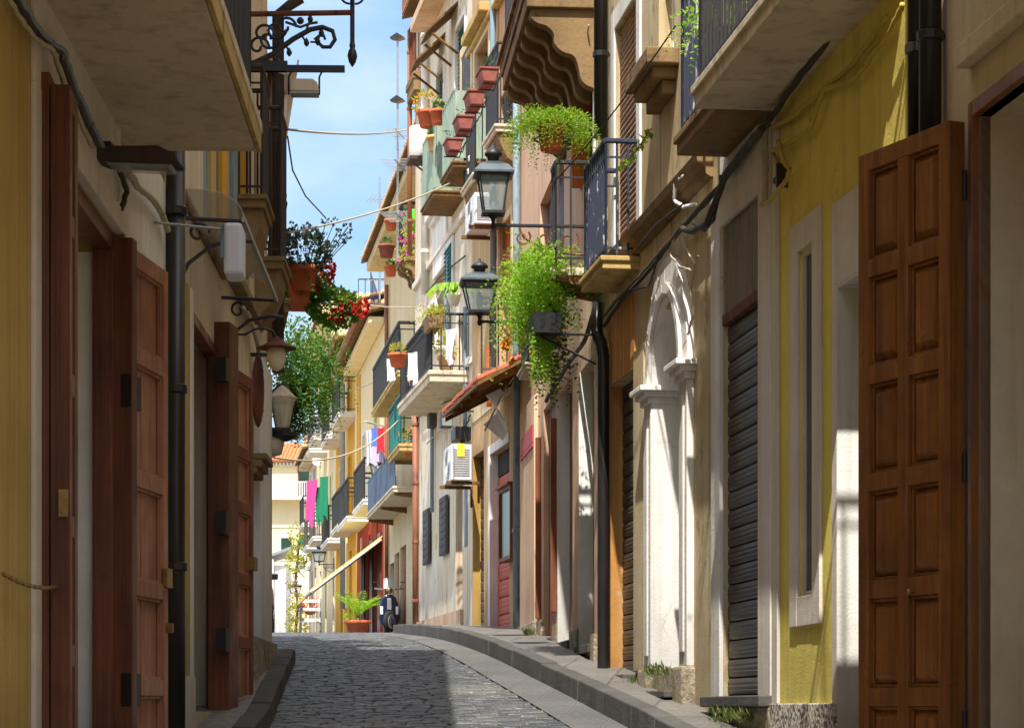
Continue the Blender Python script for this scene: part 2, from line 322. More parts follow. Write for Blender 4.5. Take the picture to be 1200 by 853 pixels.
# ------------------------------------------------------------------ mesh builder
class MB:
    def __init__(s): s.v = []; s.f = []
    def add(s, vs, fs):
        o = len(s.v); s.v += [tuple(v) for v in vs]; s.f += [tuple(i + o for i in f) for f in fs]; return s
    def box(s, x0, x1, y0, y1, z0, z1):
        if x0 > x1: x0, x1 = x1, x0
        if y0 > y1: y0, y1 = y1, y0
        if z0 > z1: z0, z1 = z1, z0
        return s.add([(x0, y0, z0), (x1, y0, z0), (x1, y1, z0), (x0, y1, z0), (x0, y0, z1), (x1, y0, z1), (x1, y1, z1), (x0, y1, z1)],
                     [(0, 3, 2, 1), (4, 5, 6, 7), (0, 1, 5, 4), (1, 2, 6, 5), (2, 3, 7, 6), (3, 0, 4, 7)])
    def tube(s, pts, r, n=6, r1=None, cap=True):
        pts = [Vector(p) for p in pts]; k = len(pts); vs = []; fs = []
        up = None
        for i, p in enumerate(pts):
            a = pts[max(i - 1, 0)]; b = pts[min(i + 1, k - 1)]
            t = (b - a); t = t.normalized() if t.length > 1e-9 else Vector((0, 0, 1))
            if up is None:
                up = Vector((0, 0, 1)) if abs(t.z) < .9 else Vector((1, 0, 0))
            x = t.cross(up)
            if x.length < 1e-4: x = t.cross(Vector((1, 0.1, 0)))
            x.normalize(); y = x.cross(t).normalized(); up = y
            rr = r if r1 is None else r + (r1 - r) * i / max(k - 1, 1)
            for j in range(n):
                an = 2 * math.pi * (j + .5) / n
                vs.append(p + x * (rr * math.cos(an)) + y * (rr * math.sin(an)))
        for i in range(k - 1):
            for j in range(n):
                a = i * n + j; b = i * n + (j + 1) % n
                fs.append((a, b, b + n, a + n))
        if cap:
            fs.append(tuple(range(n - 1, -1, -1))); fs.append(tuple((k - 1) * n + j for j in range(n)))
        return s.add(vs, fs)
    def lathe(s, prof, n=14, c=(0, 0, 0), rot=0, sx=1, sy=1):
        vs = []; fs = []; k = len(prof)
        for r, z in prof:
            for j in range(n):
                a = 2 * math.pi * j / n + rot
                vs.append((c[0] + r * math.cos(a) * sx, c[1] + r * math.sin(a) * sy, c[2] + z))
        for i in range(k - 1):
            for j in range(n):
                a = i * n + j; b = i * n + (j + 1) % n
                fs.append((a, b, b + n, a + n))
        fs.append(tuple(range(n - 1, -1, -1))); fs.append(tuple((k - 1) * n + j for j in range(n)))
        return s.add(vs, fs)
    def prism(s, poly, a0, a1, ax=0):
        """polygon extruded along axis ax; poly gives the two other coordinates in order"""
        n = len(poly); vs = []
        for a in (a0, a1):
            for p in poly:
                q = list(p); q.insert(ax, a); vs.append(tuple(q))
        fs = [tuple(range(n - 1, -1, -1)), tuple(range(n, 2 * n))]
        for i in range(n):
            j = (i + 1) % n; fs.append((i, j, j + n, i + n))
        return s.add(vs, fs)
    def ball(s, c, r, n=8, m=6, sz=1):
        prof = [(r * math.sin(math.pi * i / m) + 1e-4, -r * sz * math.cos(math.pi * i / m)) for i in range(m + 1)]
        return s.lathe(prof, n, c)
    def leaf(s, p, d, w, l, up=None):
        p = Vector(p); d = Vector(d).normalized()
        u = up or Vector((random.uniform(-1, 1), random.uniform(-1, 1), random.uniform(-1, 1)))
        x = d.cross(u)
        if x.length < 1e-3: x = d.cross(Vector((1, 0, .3)))
        x = x.normalized() * w; nrm = x.cross(d).normalized() * (w * .35)
        return s.add([p, p + d * l * .45 + x + nrm, p + d * l, p + d * l * .45 - x + nrm], [(0, 1, 2), (0, 2, 3)])
    def mesh(s, name, mat, smooth=False):
        me = bpy.data.meshes.new(name); me.from_pydata(s.v, [], s.f); me.update()
        if mat: me.materials.append(mat)
        if smooth: me.polygons.foreach_set('use_smooth', [True] * len(me.polygons))
        return me
def obj(name, mb, mat, parent=None, smooth=False, bevel=0, loc=None, rz=0, label=None):
    o = bpy.data.objects.new(name, mb.mesh(name, mat, smooth)); COL.objects.link(o)
    o.parent = parent
    if loc is not None: o.location = loc
    if rz: o.rotation_euler = (0, 0, rz)
    if bevel:
        b = o.modifiers.new('bevel', 'BEVEL'); b.width = bevel; b.segments = 2; b.limit_method = 'ANGLE'
    if label: o['label'] = label
    return o
def tag(o, label=None, cat=None, group=None, kind=None):
    if label: o['label'] = label
    if cat: o['category'] = cat
    if group: o['group'] = group
    if kind: o['kind'] = kind
    return o
def thing(name, label, cat, loc=(0, 0, 0), rz=0, group=None):
    o = bpy.data.objects.new(name, None); COL.objects.link(o); o.empty_display_size = .2
    o.location = loc; o.rotation_euler = (0, 0, rz)
    return tag(o, label, cat, group)

# ------------------------------------------------------------------ ground profile (rises away from the camera, eye at z=0)
_gy = [-40, -5, 0, 10, 16.5, 21, 25, 29.5, 35, 42, 60, 110, 160, 300, 4000]
_gz = [-3.2, -2.05, -1.6, -.72, -.135, .28, .59, .86, 1.09, 1.33, 1.905, 3.44, 5.0, 7.0, 7.0]
_fy = np.arange(-40, 400, .5); _fz = np.interp(_fy, _gy, _gz)
_k = np.ones(9) / 9; _fz2 = np.convolve(np.pad(_fz, 4, 'edge'), _k, 'valid')
def g(y): return float(np.interp(y, _fy, _fz2)) if y < 390 else 7.0
def gp(py):  # depth at which the road shows at picture row py, for the near slope
    for y in np.arange(8, 60, .05):
        if 830 - 2800 * g(y) / y <= py: return float(y)
FP = 2800.0

# ------------------------------------------------------------------ facades
class Fac:
    def __init__(s, vp, c, ya, yb, left=False):
        """wall line whose picture x is vp + c/depth, from depth ya (near) to yb (far)"""
        def P(y): return Vector((((vp + c / y) - 600) / FP * y, y, 0))
        a, b = P(ya), P(yb); s.left = left
        s.o = b if left else a
        u = (a - b) if left else (b - a)
        s.L = u.length; s.u = u.normalized(); s.n = Vector((-s.u.y, s.u.x, 0))
        s.ang = math.atan2(s.u.y, s.u.x); s.ya = ya; s.yb = yb
    def W(s, a, d, z): return s.o + s.u * a + s.n * d + Vector((0, 0, z))
    def hit(s, px, py=830, d=0):
        r = Vector(((px - 600) / FP, 1, (830 - py) / FP))
        t = (d + s.o.dot(s.n)) / r.dot(s.n); p = r * t
        return (p - s.o).dot(s.u), p.z
    def s(s_, px, d=0): return s_.hit(px, 830, d)[0]
    def z(s_, px, py, d=0): return s_.hit(px, py, d)[1]
    def gz(s, a): return g(s.W(a, 0, 0).y)
    def rect(s, p1, p2, top, bot):
        a, b = sorted((s.s(p1), s.s(p2)))
        return a, b, s.z(*bot), s.z(*top)

class Bld:
    """a house: an Empty at its foot, facade frame x along the wall, y out to the street"""
    def __init__(s, name, label, F, cat='house'):
        s.F = F; s.gz = min(F.gz(0), F.gz(F.L)); s.holes = []
        s.root = thing(name, label, cat, F.W(0, 0, s.gz), F.ang)
    def part(s, name, mb, mat, smooth=False, bevel=0, parent=None, label=None):
        if parent is not None: return obj(name, mb, mat, parent, smooth, bevel, label=label)
        return obj(name, mb, mat, s.root, smooth, bevel, (0, 0, -s.gz), label=label)
    def wall(s, z1, mat, D=6.0, z0=None, top=True):
        F = s.F; z0 = s.gz - .4 if z0 is None else z0; mb = MB()
        xs = sorted({0, F.L, *[h[0] for h in s.holes], *[h[1] for h in s.holes]})
        zs = sorted({z0, z1, *[h[2] for h in s.holes], *[h[3] for h in s.holes]})
        xs = [x for x in xs if 0 <= x <= F.L]; zs = [z for z in zs if z0 <= z <= z1]
        for i in range(len(xs) - 1):
            for j in range(len(zs) - 1):
                cx = (xs[i] + xs[i + 1]) / 2; cz = (zs[j] + zs[j + 1]) / 2
                if any(h[0] < cx < h[1] and h[2] < cz < h[3] for h in s.holes): continue
                mb.add([(xs[i], 0, zs[j]), (xs[i + 1], 0, zs[j]), (xs[i + 1], 0, zs[j + 1]), (xs[i], 0, zs[j + 1])], [(0, 3, 2, 1)])
        for a, b, c, e, d in s.holes:
            a = max(a, 0); b = min(b, F.L)
            v = [(a, 0, c), (b, 0, c), (b, 0, e), (a, 0, e), (a, -d, c), (b, -d, c), (b, -d, e), (a, -d, e)]
            mb.add(v, [(0, 1, 5, 4), (1, 2, 6, 5), (2, 3, 7, 6), (3, 0, 4, 7)])
        L = F.L
        mb.add([(0, 0, z0), (L, 0, z0), (L, -D, z0), (0, -D, z0), (0, 0, z1), (L, 0, z1), (L, -D, z1), (0, -D, z1)],
               [(1, 2, 6, 5), (2, 3, 7, 6), (3, 0, 4, 7), (4, 5, 6, 7)])
        s.w = s.part('wall', mb, mat); s.z1 = z1; s.D = D
        return s.w
    def hole(s, a, b, c, e, d): s.holes.append((a, b, c, e, d))
    # ---- fittings that close an opening
    def boards(s, name, r, d, mat, n=6, vert=True, t=.03, slats=None, frame=None):
        a, b, c, e = r; mb = MB()
        if slats:  # louvred leaf
            mb.box(a, b, -d - t, -d, c, e)
            k = max(2, int((e - c) / slats))
            for i in range(k):
                z = c + (e - c) * i / k
                mb.prism([(-d, z), (-d + .022, z + .002), (-d, z + (e - c) / k * .8)], a + .01, b - .01, 0)
        else:
            for i in range(n):
                x0 = a + (b - a) * i / n; x1 = a + (b - a) * (i + 1) / n
                mb.box(x0 + .004, x1 - .004, -d - t, -d + .002 * (i % 2), c, e)
        return s.part(name, mb, mat)
    def roller(s, name, r, d, mat, pitch=.11):
        a, b, c, e = r; mb = MB(); k = max(2, int(round((e - c) / pitch))); p = (e - c) / k
        prof = [(-d - .03, 0)]
        for i in range(k):
            z = c + i * p
            mb.prism([(-d - .03, z), (-d - .008, z + .005), (-d - .001, z + p * .12), (-d + .003, z + p * .3), (-d - .001, z + p * .34), (-d + .004, z + p * .5), (-d + .0, z + p * .62), (-d + .003, z + p * .72), (-d - .004, z + p * .94), (-d - .03, z + p - .001)], a, b, 0)
        return s.part(name, mb, mat)
    def window(s, r, d, glass=m_pane, fr=m_wplas, bars=1, cross=2, fw=.05):
        a, b, c, e = r; mb = MB()
        mb.box(a, a + fw, -d - .04, -d, c, e); mb.box(b - fw, b, -d - .04, -d, c, e)
        mb.box(a + fw, b - fw, -d - .038, -d - .002, c, c + fw); mb.box(a + fw, b - fw, -d - .038, -d - .002, e - fw, e)
        for i in range(1, bars + 1):
            x = a + (b - a) * i / (bars + 1); mb.box(x - .02, x + .02, -d - .036, -d - .004, c + fw, e - fw)
        for i in range(1, cross + 1):
            z = c + (e - c) * i / (cross + 1); mb.box(a + fw, b - fw, -d - .034, -d - .006, z - .015, z + .015)
        w = s.part('window', mb, fr)
        s.part('pane', MB().box(a + .01, b - .01, -d - .03, -d - .022, c + .01, e - .01), glass, parent=w)
        return w
    def trim(s, r, wd, mat, t=.025, sill=True, name='window_surround'):
        a, b, c, e = r; mb = MB()
        mb.box(a - wd, a, .0, t, c - (wd if sill else 0), e + wd); mb.box(b, b + wd, .0, t, c - (wd if sill else 0), e + wd)
        mb.box(a, b, .0, t - .002, e, e + wd)
        if sill: mb.box(a, b, .0, t - .002, c - wd, c)
        return s.part(name, mb, mat, bevel=.004)
    def slab(s, s0, s1, zb, dep, th, mat, rail=None, rh=.95, rmat=m_iron, gap=.11, ends=(1, 1), nbr=0, brk='scroll', bmat=None, lip=.02, fat=1.0):
        mb = MB().box(s0, s1, -.02, dep, zb, zb + th)
        if lip: mb.box(s0 - lip, s1 + lip, -.01, dep + lip, zb + th * .62, zb + th + .003)
        o = s.part('balcony', mb, mat, bevel=.008)
        zt = zb + th
        if rail == 'bars':
            r = MB(); i = .03; q = .008 * fat
            pts = []
            if ends[0]: pts.append(((s0 + i, 0.0), (s0 + i, dep - i)))
            pts.append(((s0 + i, dep - i), (s1 - i, dep - i)))
            if ends[1]: pts.append(((s1 - i, dep - i), (s1 - i, 0.0)))
            for (xa, ya), (xb, yb) in pts:
                l = math.hypot(xb - xa, yb - ya); n = max(2, int(l / gap))
                r.tube([(xa, ya, zt + rh), (xb, yb, zt + rh)], .02 * fat, 6); r.tube([(xa, ya, zt + .07), (xb, yb, zt + .07)], .012 * fat, 4)
                r.tube([(xa, ya, zt + rh - .13), (xb, yb, zt + rh - .13)], .01 * fat, 4)
                for k in range(n + 1):
                    f = k / n; x = xa + (xb - xa) * f; y = ya + (yb - ya) * f
                    r.box(x - q, x + q, y - q, y + q, zt + .0, zt + rh)
                    if k < n and gap == .1:
                        cx = xa + (xb - xa) * (f + .5 / n); cy = ya + (yb - ya) * (f + .5 / n)
                        r.ball((cx, cy, zt + rh - .065), .03, 6, 4)
            s.part('railing', r, rmat, parent=o)
        elif rail == 'panel':
            r = MB(); i = .03
            n = max(4, int((s1 - s0) / .09))
            poly = []
            for k in range(n + 1):
                x = s0 + i + (s1 - s0 - 2 * i) * k / n; poly.append((x, dep - i + (.018 if k % 2 else 0)))
            poly2 = poly + [(x, y - .014) for x, y in reversed(poly)]
            r.prism(poly2, zt + .05, zt + rh, 2)
            if ends[0]: r.box(s0 + i, s0 + i + .012, 0, dep - i - .02, zt + .05, zt + rh)
            if ends[1]: r.box(s1 - i - .012, s1 - i, 0, dep - i - .02, zt + .05, zt + rh)
            r.tube([(s0 + i, dep - i, zt + rh + .01), (s1 - i, dep - i, zt + rh + .01)], .022, 6)
            s.part('railing', r, rmat, parent=o)
        for k in range(nbr):
            x = s0 + .12 + (s1 - s0 - .24) * k / max(nbr - 1, 1); b = MB()
            if brk == 'scroll':
                hh = dep * 1.05; pr = [(0, zb)]
                top = [(dep * .94, zb), (dep * .96, zb - .07), (dep * .86, zb - .13), (dep * .7, zb - .15), (dep * .6, zb - .22), (dep * .62, zb - .3), (dep * .5, zb - .38), (dep * .32, zb - .4), (dep * .26, zb - .5), (dep * .22, zb - hh), (0, zb - hh - .05)]
                for _ in range(2):
                    nn = [top[0]]
                    for (a_, c_), (d_, e_) in zip(top[:-1], top[1:]): nn += [(a_ * .75 + d_ * .25, c_ * .75 + e_ * .25), (a_ * .25 + d_ * .75, c_ * .25 + e_ * .75)]
                    top = nn + [top[-1]]
                b.prism(pr + top, x - .07, x + .07, 0)
            elif brk == 'corbel':
                b.prism([(0, zb), (dep * .9, zb), (dep * .82, zb - .12), (dep * .5, zb - .3), (0, zb - .42)], s0 + .04, s1 - .04, 0)
            elif brk == 'beam':
                b.prism([(0, zb), (dep * .95, zb), (dep * .95, zb - .05), (0, zb - .13)], x - .045, x + .045, 0)
            else:
                pts = [(x, .01, zb - .45)] + [(x, dep * .85 * math.sin(t), zb - .45 + .44 * (1 - math.cos(t))) for t in np.linspace(.2, 1.57, 8)]
                b.tube(pts, .014, 6)
            s.part('bracket', b, bmat or mat, parent=o, bevel=.006 if brk == 'scroll' else 0)
        return o
    def cornice(s, s0, s1, z, prof, mat, name='cornice'):
        mb = MB().prism([(0, z + prof[-1][1] * 1.0)] and [(d, z + h) for d, h in prof] + [(-.02, z + prof[-1][1]), (-.02, z + prof[0][1])], s0, s1, 0)
        return s.part(name, mb, mat)
    def pipe(s, pts, r, mat, name='drainpipe', clips=True):
        mb = MB().tube(pts, r, 10)
        o = s.part(name, mb, mat, smooth=True)
        if clips:
            a = Vector(pts[0]); b = Vector(pts[-1])
            for f in (.15, .4, .65, .9):
                p = a.lerp(b, f)
                if abs(pts[0][0] - pts[-1][0]) > .05: continue
                c = MB(); c.lathe([(r + .004, -.025), (r + .012, -.02), (r + .012, .02), (r + .004, .025)], 10, (p.x, p.y, p.z)); c.box(p.x - .01, p.x + .01, 0, p.y, p.z - .01, p.z + .01)
                s.part('pipe_clip', c, mat, parent=o)
        return o
    def tiles(s, s0, s1, d0, d1, z0, z1, mat, pitch=.22, name='roof', t=.05, under=m_plank):
        """a pitched sheet of pantiles from (d0,z0) the lower edge to (d1,z1)"""
        mb = MB(); n = max(2, int((s1 - s0) / pitch)); rows = max(2, int(math.hypot(d1 - d0, z1 - z0) / .38))
        for i in range(n):
            x = s0 + (i + .5) * (s1 - s0) / n; r = (s1 - s0) / n * .48
            for k in range(rows):
                f0 = k / rows; f1 = (k + 1.12) / rows
                a = (d0 + (d1 - d0) * f0, z0 + (z1 - z0) * f0); b = (d0 + (d1 - d0) * f1, z0 + (z1 - z0) * f1)
                vs = []; lift = random.uniform(0, .012); dx = random.uniform(-.01, .01)
                for (q, h, rr) in ((a[0], a[1] + lift + .012, r), (b[0], b[1] - .01, r * .85)):
                    for j in range(6):
                        an = math.pi * j / 5; vs.append((x + dx + rr * math.cos(an), q, h + rr * .75 * math.sin(an)))
                mb.add(vs, [(j, j + 1, j + 7, j + 6) for j in range(5)] + [(0, 1, 2, 3, 4, 5)])
        o = s.part(name, mb, mat)
        u = MB().prism([(d0, z0 - t), (d0, z0 - .004), (d1, z1 - .004), (d1, z1 - t)], s0, s1, 0)
        s.part('roof_deck', u, under, parent=o)
        return o

# ------------------------------------------------------------------ the setting: ground, road, pavements
YS = [-40, -20] + list(np.arange(-10, 64, 1.0)) + list(range(66, 180, 6)) + [200, 260, 400, 1500, 4000]
def sheet(name, left, right, dz, mat, ys=YS, y0=-1e9, y1=1e9):
    mb = MB(); yy = [y for y in ys if y0 < y < y1]
    yy = ([y0] if y0 > -1e8 else []) + yy + ([y1] if y1 < 1e8 else [])
    vs = []
    for y in yy: vs += [(left(y), y, g(y) + dz), (right(y), y, g(y) + dz)]
    mb.add(vs, [(2 * i, 2 * i + 1, 2 * i + 3, 2 * i + 2) for i in range(len(yy) - 1)])
    return tag(obj(name, mb, mat), kind='structure')
def lin(tab):
    ys, xs = zip(*tab); return lambda y: float(np.interp(y, ys, xs))
RE = lin([(-20, 5.35), (16.5, .83), (21, .2), (25.5, -.355), (35, -1.55), (38.6, -1.86), (40, -1.4), (44, -.9), (110, -9.9), (200, -20)])
LE = lin([(-20, -.6), (10, -1.40), (16.5, -1.67), (21, -1.95), (23.2, -2.1), (24, -2.25), (30, -3.4), (60, -9.5), (110, -19), (200, -34)])
RW = lambda y: (246 - 600) / FP * y + 9542 / FP
LW = lambda y: -.0286 * y - 1.58
sheet('ground', lambda y: -400, lambda y: 400, -.06, m_earth)
sheet('road', LE, RE, -.012, m_joint, y1=190)
mb = MB(); y = 13.0; row = 0
while y < 62:
    dp = random.uniform(.085, .11) if y < 45 else .3
    x = LE(y) + .02 + random.uniform(-.12, 0); xe = RE(y) - (.44 if y < 38.4 else .02)
    while x < xe:
        ln = random.uniform(.13, .23) if y < 45 else random.uniform(.4, .7); x2 = min(x + ln, xe + .02)
        if x2 - x > .05:
            za, zb_ = g(y), g(y + dp); h = random.uniform(-.005, .006); tl = random.uniform(-.004, .004); k = .012
            a_, b_, c_, d_ = x + .004, x2 - .004, y + .005, y + dp - .005
            mb.add([(a_, c_, za - .03), (b_, c_, za - .03), (b_, d_, zb_ - .03), (a_, d_, zb_ - .03),
                    (a_ + k, c_ + k, za + h - tl), (b_ - k, c_ + k, za + h + tl), (b_ - k, d_ - k, zb_ + h + tl), (a_ + k, d_ - k, zb_ + h - tl),
                    (a_, c_, za + h - .012), (b_, c_, za + h - .012), (b_, d_, zb_ + h - .012), (a_, d_, zb_ + h - .012)],
                   [(4, 5, 6, 7), (8, 9, 5, 4), (9, 10, 6, 5), (10, 11, 7, 6), (11, 8, 4, 7), (0, 1, 9, 8), (1, 2, 10, 9), (2, 3, 11, 10), (3, 0, 8, 11)])
        x = x2
    y += dp; row += 1
tag(obj('road_setts', mb, m_sett), kind='structure')
sheet('gutter', lambda y: RE(y) - .42, lambda y: RE(y) - .03, .005, m_gut, y0=4, y1=38.4)
RWALL = lin([(-20, 5.6), (10, 2.14), (21, .75), (29.2, .1), (33.3, -.56), (39.9, -1.61), (41, -1.7)])
sheet('pavement', lambda y: RE(y) + .13, lambda y: RWALL(y) + .5, .14, m_pav, y0=-12, y1=38.6)
sheet('pavement', lambda y: LW(y) - .6, lambda y: LE(y) - .13, .13, m_pav, y0=-12, y1=23.0)
def kerb(edge, sgn, ya, yb, h):
    mb = MB(); y = ya
    while y < yb:
        L = random.uniform(.75, 1.15); y2 = min(y + L, yb)
        a, b = y + .006, y2 - .006; j = random.uniform(-.006, .006); hh = h + random.uniform(-.008, .008)
        xa, xb = edge(a) + j, edge(b) + j; w_ = .16 * sgn
        za, zb = g(a), g(b)
        vs = [(xa, a, za - .1), (xb, b, zb - .1), (xb + w_, b, zb - .1), (xa + w_, a, za - .1),
              (xa + .012 * sgn, a, za + hh), (xb + .012 * sgn, b, zb + hh), (xb + w_, b, zb + hh), (xa + w_, a, za + hh)]
        mb.add(vs, [(0, 3, 2, 1), (4, 5, 6, 7), (0, 1, 5, 4), (1, 2, 6, 5), (2, 3, 7, 6), (3, 0, 4, 7)])
        y = y2
    o = tag(obj('kerb', mb, m_kerb, bevel=.012), kind='structure'); return o
kerb(RE, 1, 2, 38.6, .15)
kerb(LE, -1, 2, 23.0, .14)
mb = MB(); mb.box(-1.92, -1.72, 38.6, 38.85, g(38.6) - .2, g(38.6) + .14)
for i in range(4): mb.box(-1.72 + i * .25 + .005, -1.72 + i * .25 + .245, 38.6, 38.85, g(38.6) - .2, g(38.6) + .145)
tag(obj('kerb', mb, m_kerb, bevel=.012), kind='structure')
mb = MB(); mb.box(-2.75, -2.1, 23.0, 23.18, g(23) - .2, g(23) + .135)
tag(obj('kerb', mb, m_kerb, bevel=.012), kind='structure')

# ------------------------------------------------------------------ facades of the street
F1 = Fac(246, 9542, -8, 11.65); F2 = Fac(246, 9542, 11.65, 14.42); F3 = Fac(246, 9542, 14.42, 21.0)
F4 = Fac(380, 6720, 21.0, 29.2); F5 = Fac(150, 13432, 29.2, 33.3); F6 = Fac(150, 13432, 33.3, 39.9)
F7 = Fac(220, 13350, 44, 58); F8 = Fac(220, 13350, 58, 67); F9 = Fac(220, 13350, 67, 77); F10 = Fac(220, 13350, 77, 88)
F11 = Fac(220, 13350, 88, 94)
E1 = Fac(520, -4424, -8, 14.0, True); E2 = Fac(520, -4424, 14.0, 21.4, True); E3 = Fac(231, 1761, 21.4, 29, True)

def panel_leaf(w, h, t, rows, cols, m, plank=None, rowh=None):
    """door leaf in its own frame: x along the width, y thickness, z up; raised or planked panels"""
    mb = MB(); st = .085
    zs = [0.0]
    rows_h = rowh or [1] * rows; tot = sum(rows_h); avail = h - st * (rows + 1)
    mb.box(0, st, 0, t, 0, h); mb.box(w - st, w, 0, t, 0, h)
    cw = (w - st * (cols + 1)) / cols
    for c in range(1, cols): mb.box(c * (cw + st), c * (cw + st) + st, .001, t - .001, st, h - st)
    z = 0; pb = MB()
    for r in range(rows + 1):
        mb.box(st, w - st, .002, t - .002, z, z + st)
        if r < rows:
            ph = avail * rows_h[r] / tot; z0 = z + st; z1 = z0 + ph
            for c in range(cols):
                x0 = st + c * (cw + st); x1 = x0 + cw
                if plank:
                    k = 4
                    for i in range(k):
                        pb.box(x0 + cw * i / k + .002, x0 + cw * (i + 1) / k - .002, t * .46 + .003 * (i % 2), t * .6, z0 - .01, z1 + .01)
                    for xa, xb, za, zb in ((x0, x0 + .014, z0, z1), (x1 - .014, x1, z0, z1), (x0 + .014, x1 - .014, z1 - .014, z1), (x0 + .014, x1 - .014, z0, z0 + .014)): pb.box(xa, xb, t * .2, t * .45, za, zb)
                else:
                    pb.box(x0 - .005, x1 + .005, t * .3, t * .55, z0 - .005, z1 + .005)
                    for s_, y_ in ((1, t * .55), (-1, t * .3)):
                        i = .018; j = .055
                        A = [(x0 + i, y_, z0 + i), (x1 - i, y_, z0 + i), (x1 - i, y_, z1 - i), (x0 + i, y_, z1 - i)]
                        q = y_ + s_ * t * .32
                        B_ = [(x0 + j, q, z0 + j), (x1 - j, q, z0 + j), (x1 - j, q, z1 - j), (x0 + j, q, z1 - j)]
                        pb.add(A + B_, [(0, 1, 5, 4), (1, 2, 6, 5), (2, 3, 7, 6), (3, 0, 4, 7), (4, 5, 6, 7)])
                        # moulding round the panel
                        for (xa, xb, za, zb) in ((x0, x1, z0, z0 + .016), (x0, x1, z1 - .016, z1), (x0, x0 + .016, z0 + .016, z1 - .016), (x1 - .016, x1, z0 + .016, z1 - .016)):
                            pb.box(xa, xb, y_ - .001, y_ + s_ * t * .2, za, zb)
            z += st + ph
    return mb, pb

# ================================================================== RIGHT SIDE
# ---- B1: beige house with the big panelled door
B1 = Bld('house', 'beige house nearest on the right with a tall panelled wooden door', F1)
a, b, c, e = F1.s(1300), F1.s(1147), -.5, 2.62
B1.hole(a, b, c, e, .34); B1.wall(8.0, m_beige)
fr = MB(); fr.box(b, b + .05, -.06, .035, c, e + .07); fr.box(a, b, -.06, .033, e, e + .07); fr.box(a - .07, a, -.06, .035, c, e + .07)
d1 = B1.part('door_frame', fr, m_bwood, bevel=.006)
ax, bx = a + .1, b - .04
B1.window((ax, bx, c + .05, e - .03), .24, m_pane, m_trim, 1, 3, .07)
B1.slab(F1.L - 5.2, F1.L - 1.3, 4.35, 1.3, .14, m_slab, 'bars')  # unseen balcony, added and sized to shade the wall and door leaf
# the open leaf, hinged on the far jamb and folded back along the street
lw, lh, lt = .765, 3.1, .085
mb, pb = panel_leaf(lw, lh, lt, 6, 2, m_bwood)
ang = R(16)
leaf = obj('door_leaf', mb, m_bwood, B1.root, bevel=.004, loc=(b + .055, .045, 2.61 - lh - B1.gz), rz=ang)
obj('door_panel', pb, m_bwood, leaf, bevel=.003)
for z in (.35, 1.5, 2.75): obj('hinge', MB().tube([(-.012, .01, z), (-.012, .01, z + .13)], .012, 8), m_iron, leaf)
kb = MB().ball((.28, lt + .03, 1.02), .014, 8, 6); kb.tube([(.28, lt, 1.02), (.28, lt + .025, 1.02)], .007, 6)
obj('door_knob', kb, m_brass, leaf, True)
bl = MB().box(lw - .02, lw + .012, -.012, .02, 2.05, 2.98); bl.tube([(lw, -.01, 2.05), (lw + .01, -.05, 2.04)], .012, 6)
obj('bolt', bl, m_iron, leaf)
for px, r_ in ((1074, .043), (1090, .052)):
    s_, _ = F1.hit(px, 100, .07)
    B1.pipe([(s_, .07, 2.25), (s_, .07, 8)], r_, m_bpipe)
mb = MB().box(0, F1.L - .95, .0, .07, 2.86, 2.96)
B1.part('string_course', mb, m_beige, bevel=.01)

# ---- B2: yellow house
B2 = Bld('house', 'yellow plastered house with a tall slit window and a speckled plinth', F2)
r_door = (0.0, F2.s(985), -.6, 2.28); B2.hole(*r_door, .34)
wa, wb, wc, we = F2.rect(955, 937, (945, 290), (945, 698)); B2.hole(wa, wb, wc, we, .03)
B2.wall(8.4, m_yel)
B2.trim((wa, wb, wc, we), .17, m_trim, .02)
mb = MB().box(r_door[1], r_door[1] + .1, 0, .022, -.02, 2.74); mb.box(0, r_door[1], 0, .02, 2.28, 2.74)
B2.part('door_surround', mb, m_trim, bevel=.004)
B2.window((wa, wb, wc, we), .012, m_pane, m_trim, 0, 0, .03)
mb = MB().box(r_door[1] - .006, r_door[1] - .001, -.33, .02, -.6, 2.28); mb.box(0, r_door[1], -.33, .018, 2.27, 2.279); B2.part('door_reveal', mb, m_white)
mb = MB().box(r_door[1] + .003, F2.L - .0, 0, .035, -1, .03); B2.part('plinth', mb, m_terr, bevel=.006)
B2.boards('door', (0, r_door[1], -.6, 2.28), .3, m_bwood, 4)
s1, zb = F2.hit(806, 137, .5)
B2.slab(0.0, min(s1, F2.L - .03), zb, .5, .13, m_slab, 'bars', 1.0, m_iron, .1)
B2.slab(0, F2.L - .03, zb + 3.2, .5, .13, m_slab)
mb = MB().box(F2.L - .14, F2.L - .001, 0, .02, .03, 3.6); B2.part('pilaster', mb, m_trim, bevel=.004)

# ---- B3: weathered house with the white arch
B3 = Bld('house', 'weathered stone-coloured house with a white arched doorway and roller shutters', F3)
sh = F3.rect(893, 848, (870, 246), (870, 815)); B3.hole(*sh, .07)
ca = (F3.s(770) + F3.s(806)) / 2 + .02; ar, aR = .56, .84; spr = 2.42; abase = .3
B3.hole(ca - ar, ca + ar, abase, spr + ar, .3)
od = F3.rect(745, 716, (743, 432), (740, 790)); B3.hole(*od, .13)
w2 = F3.rect(748, 722, (738, 8), (735, 290)); B3.hole(*w2, .16)
w1 = F3.rect(790, 772, (780, -60), (780, 78)); B3.hole(*w1, .14)
B3.wall(9.6, m_weath)
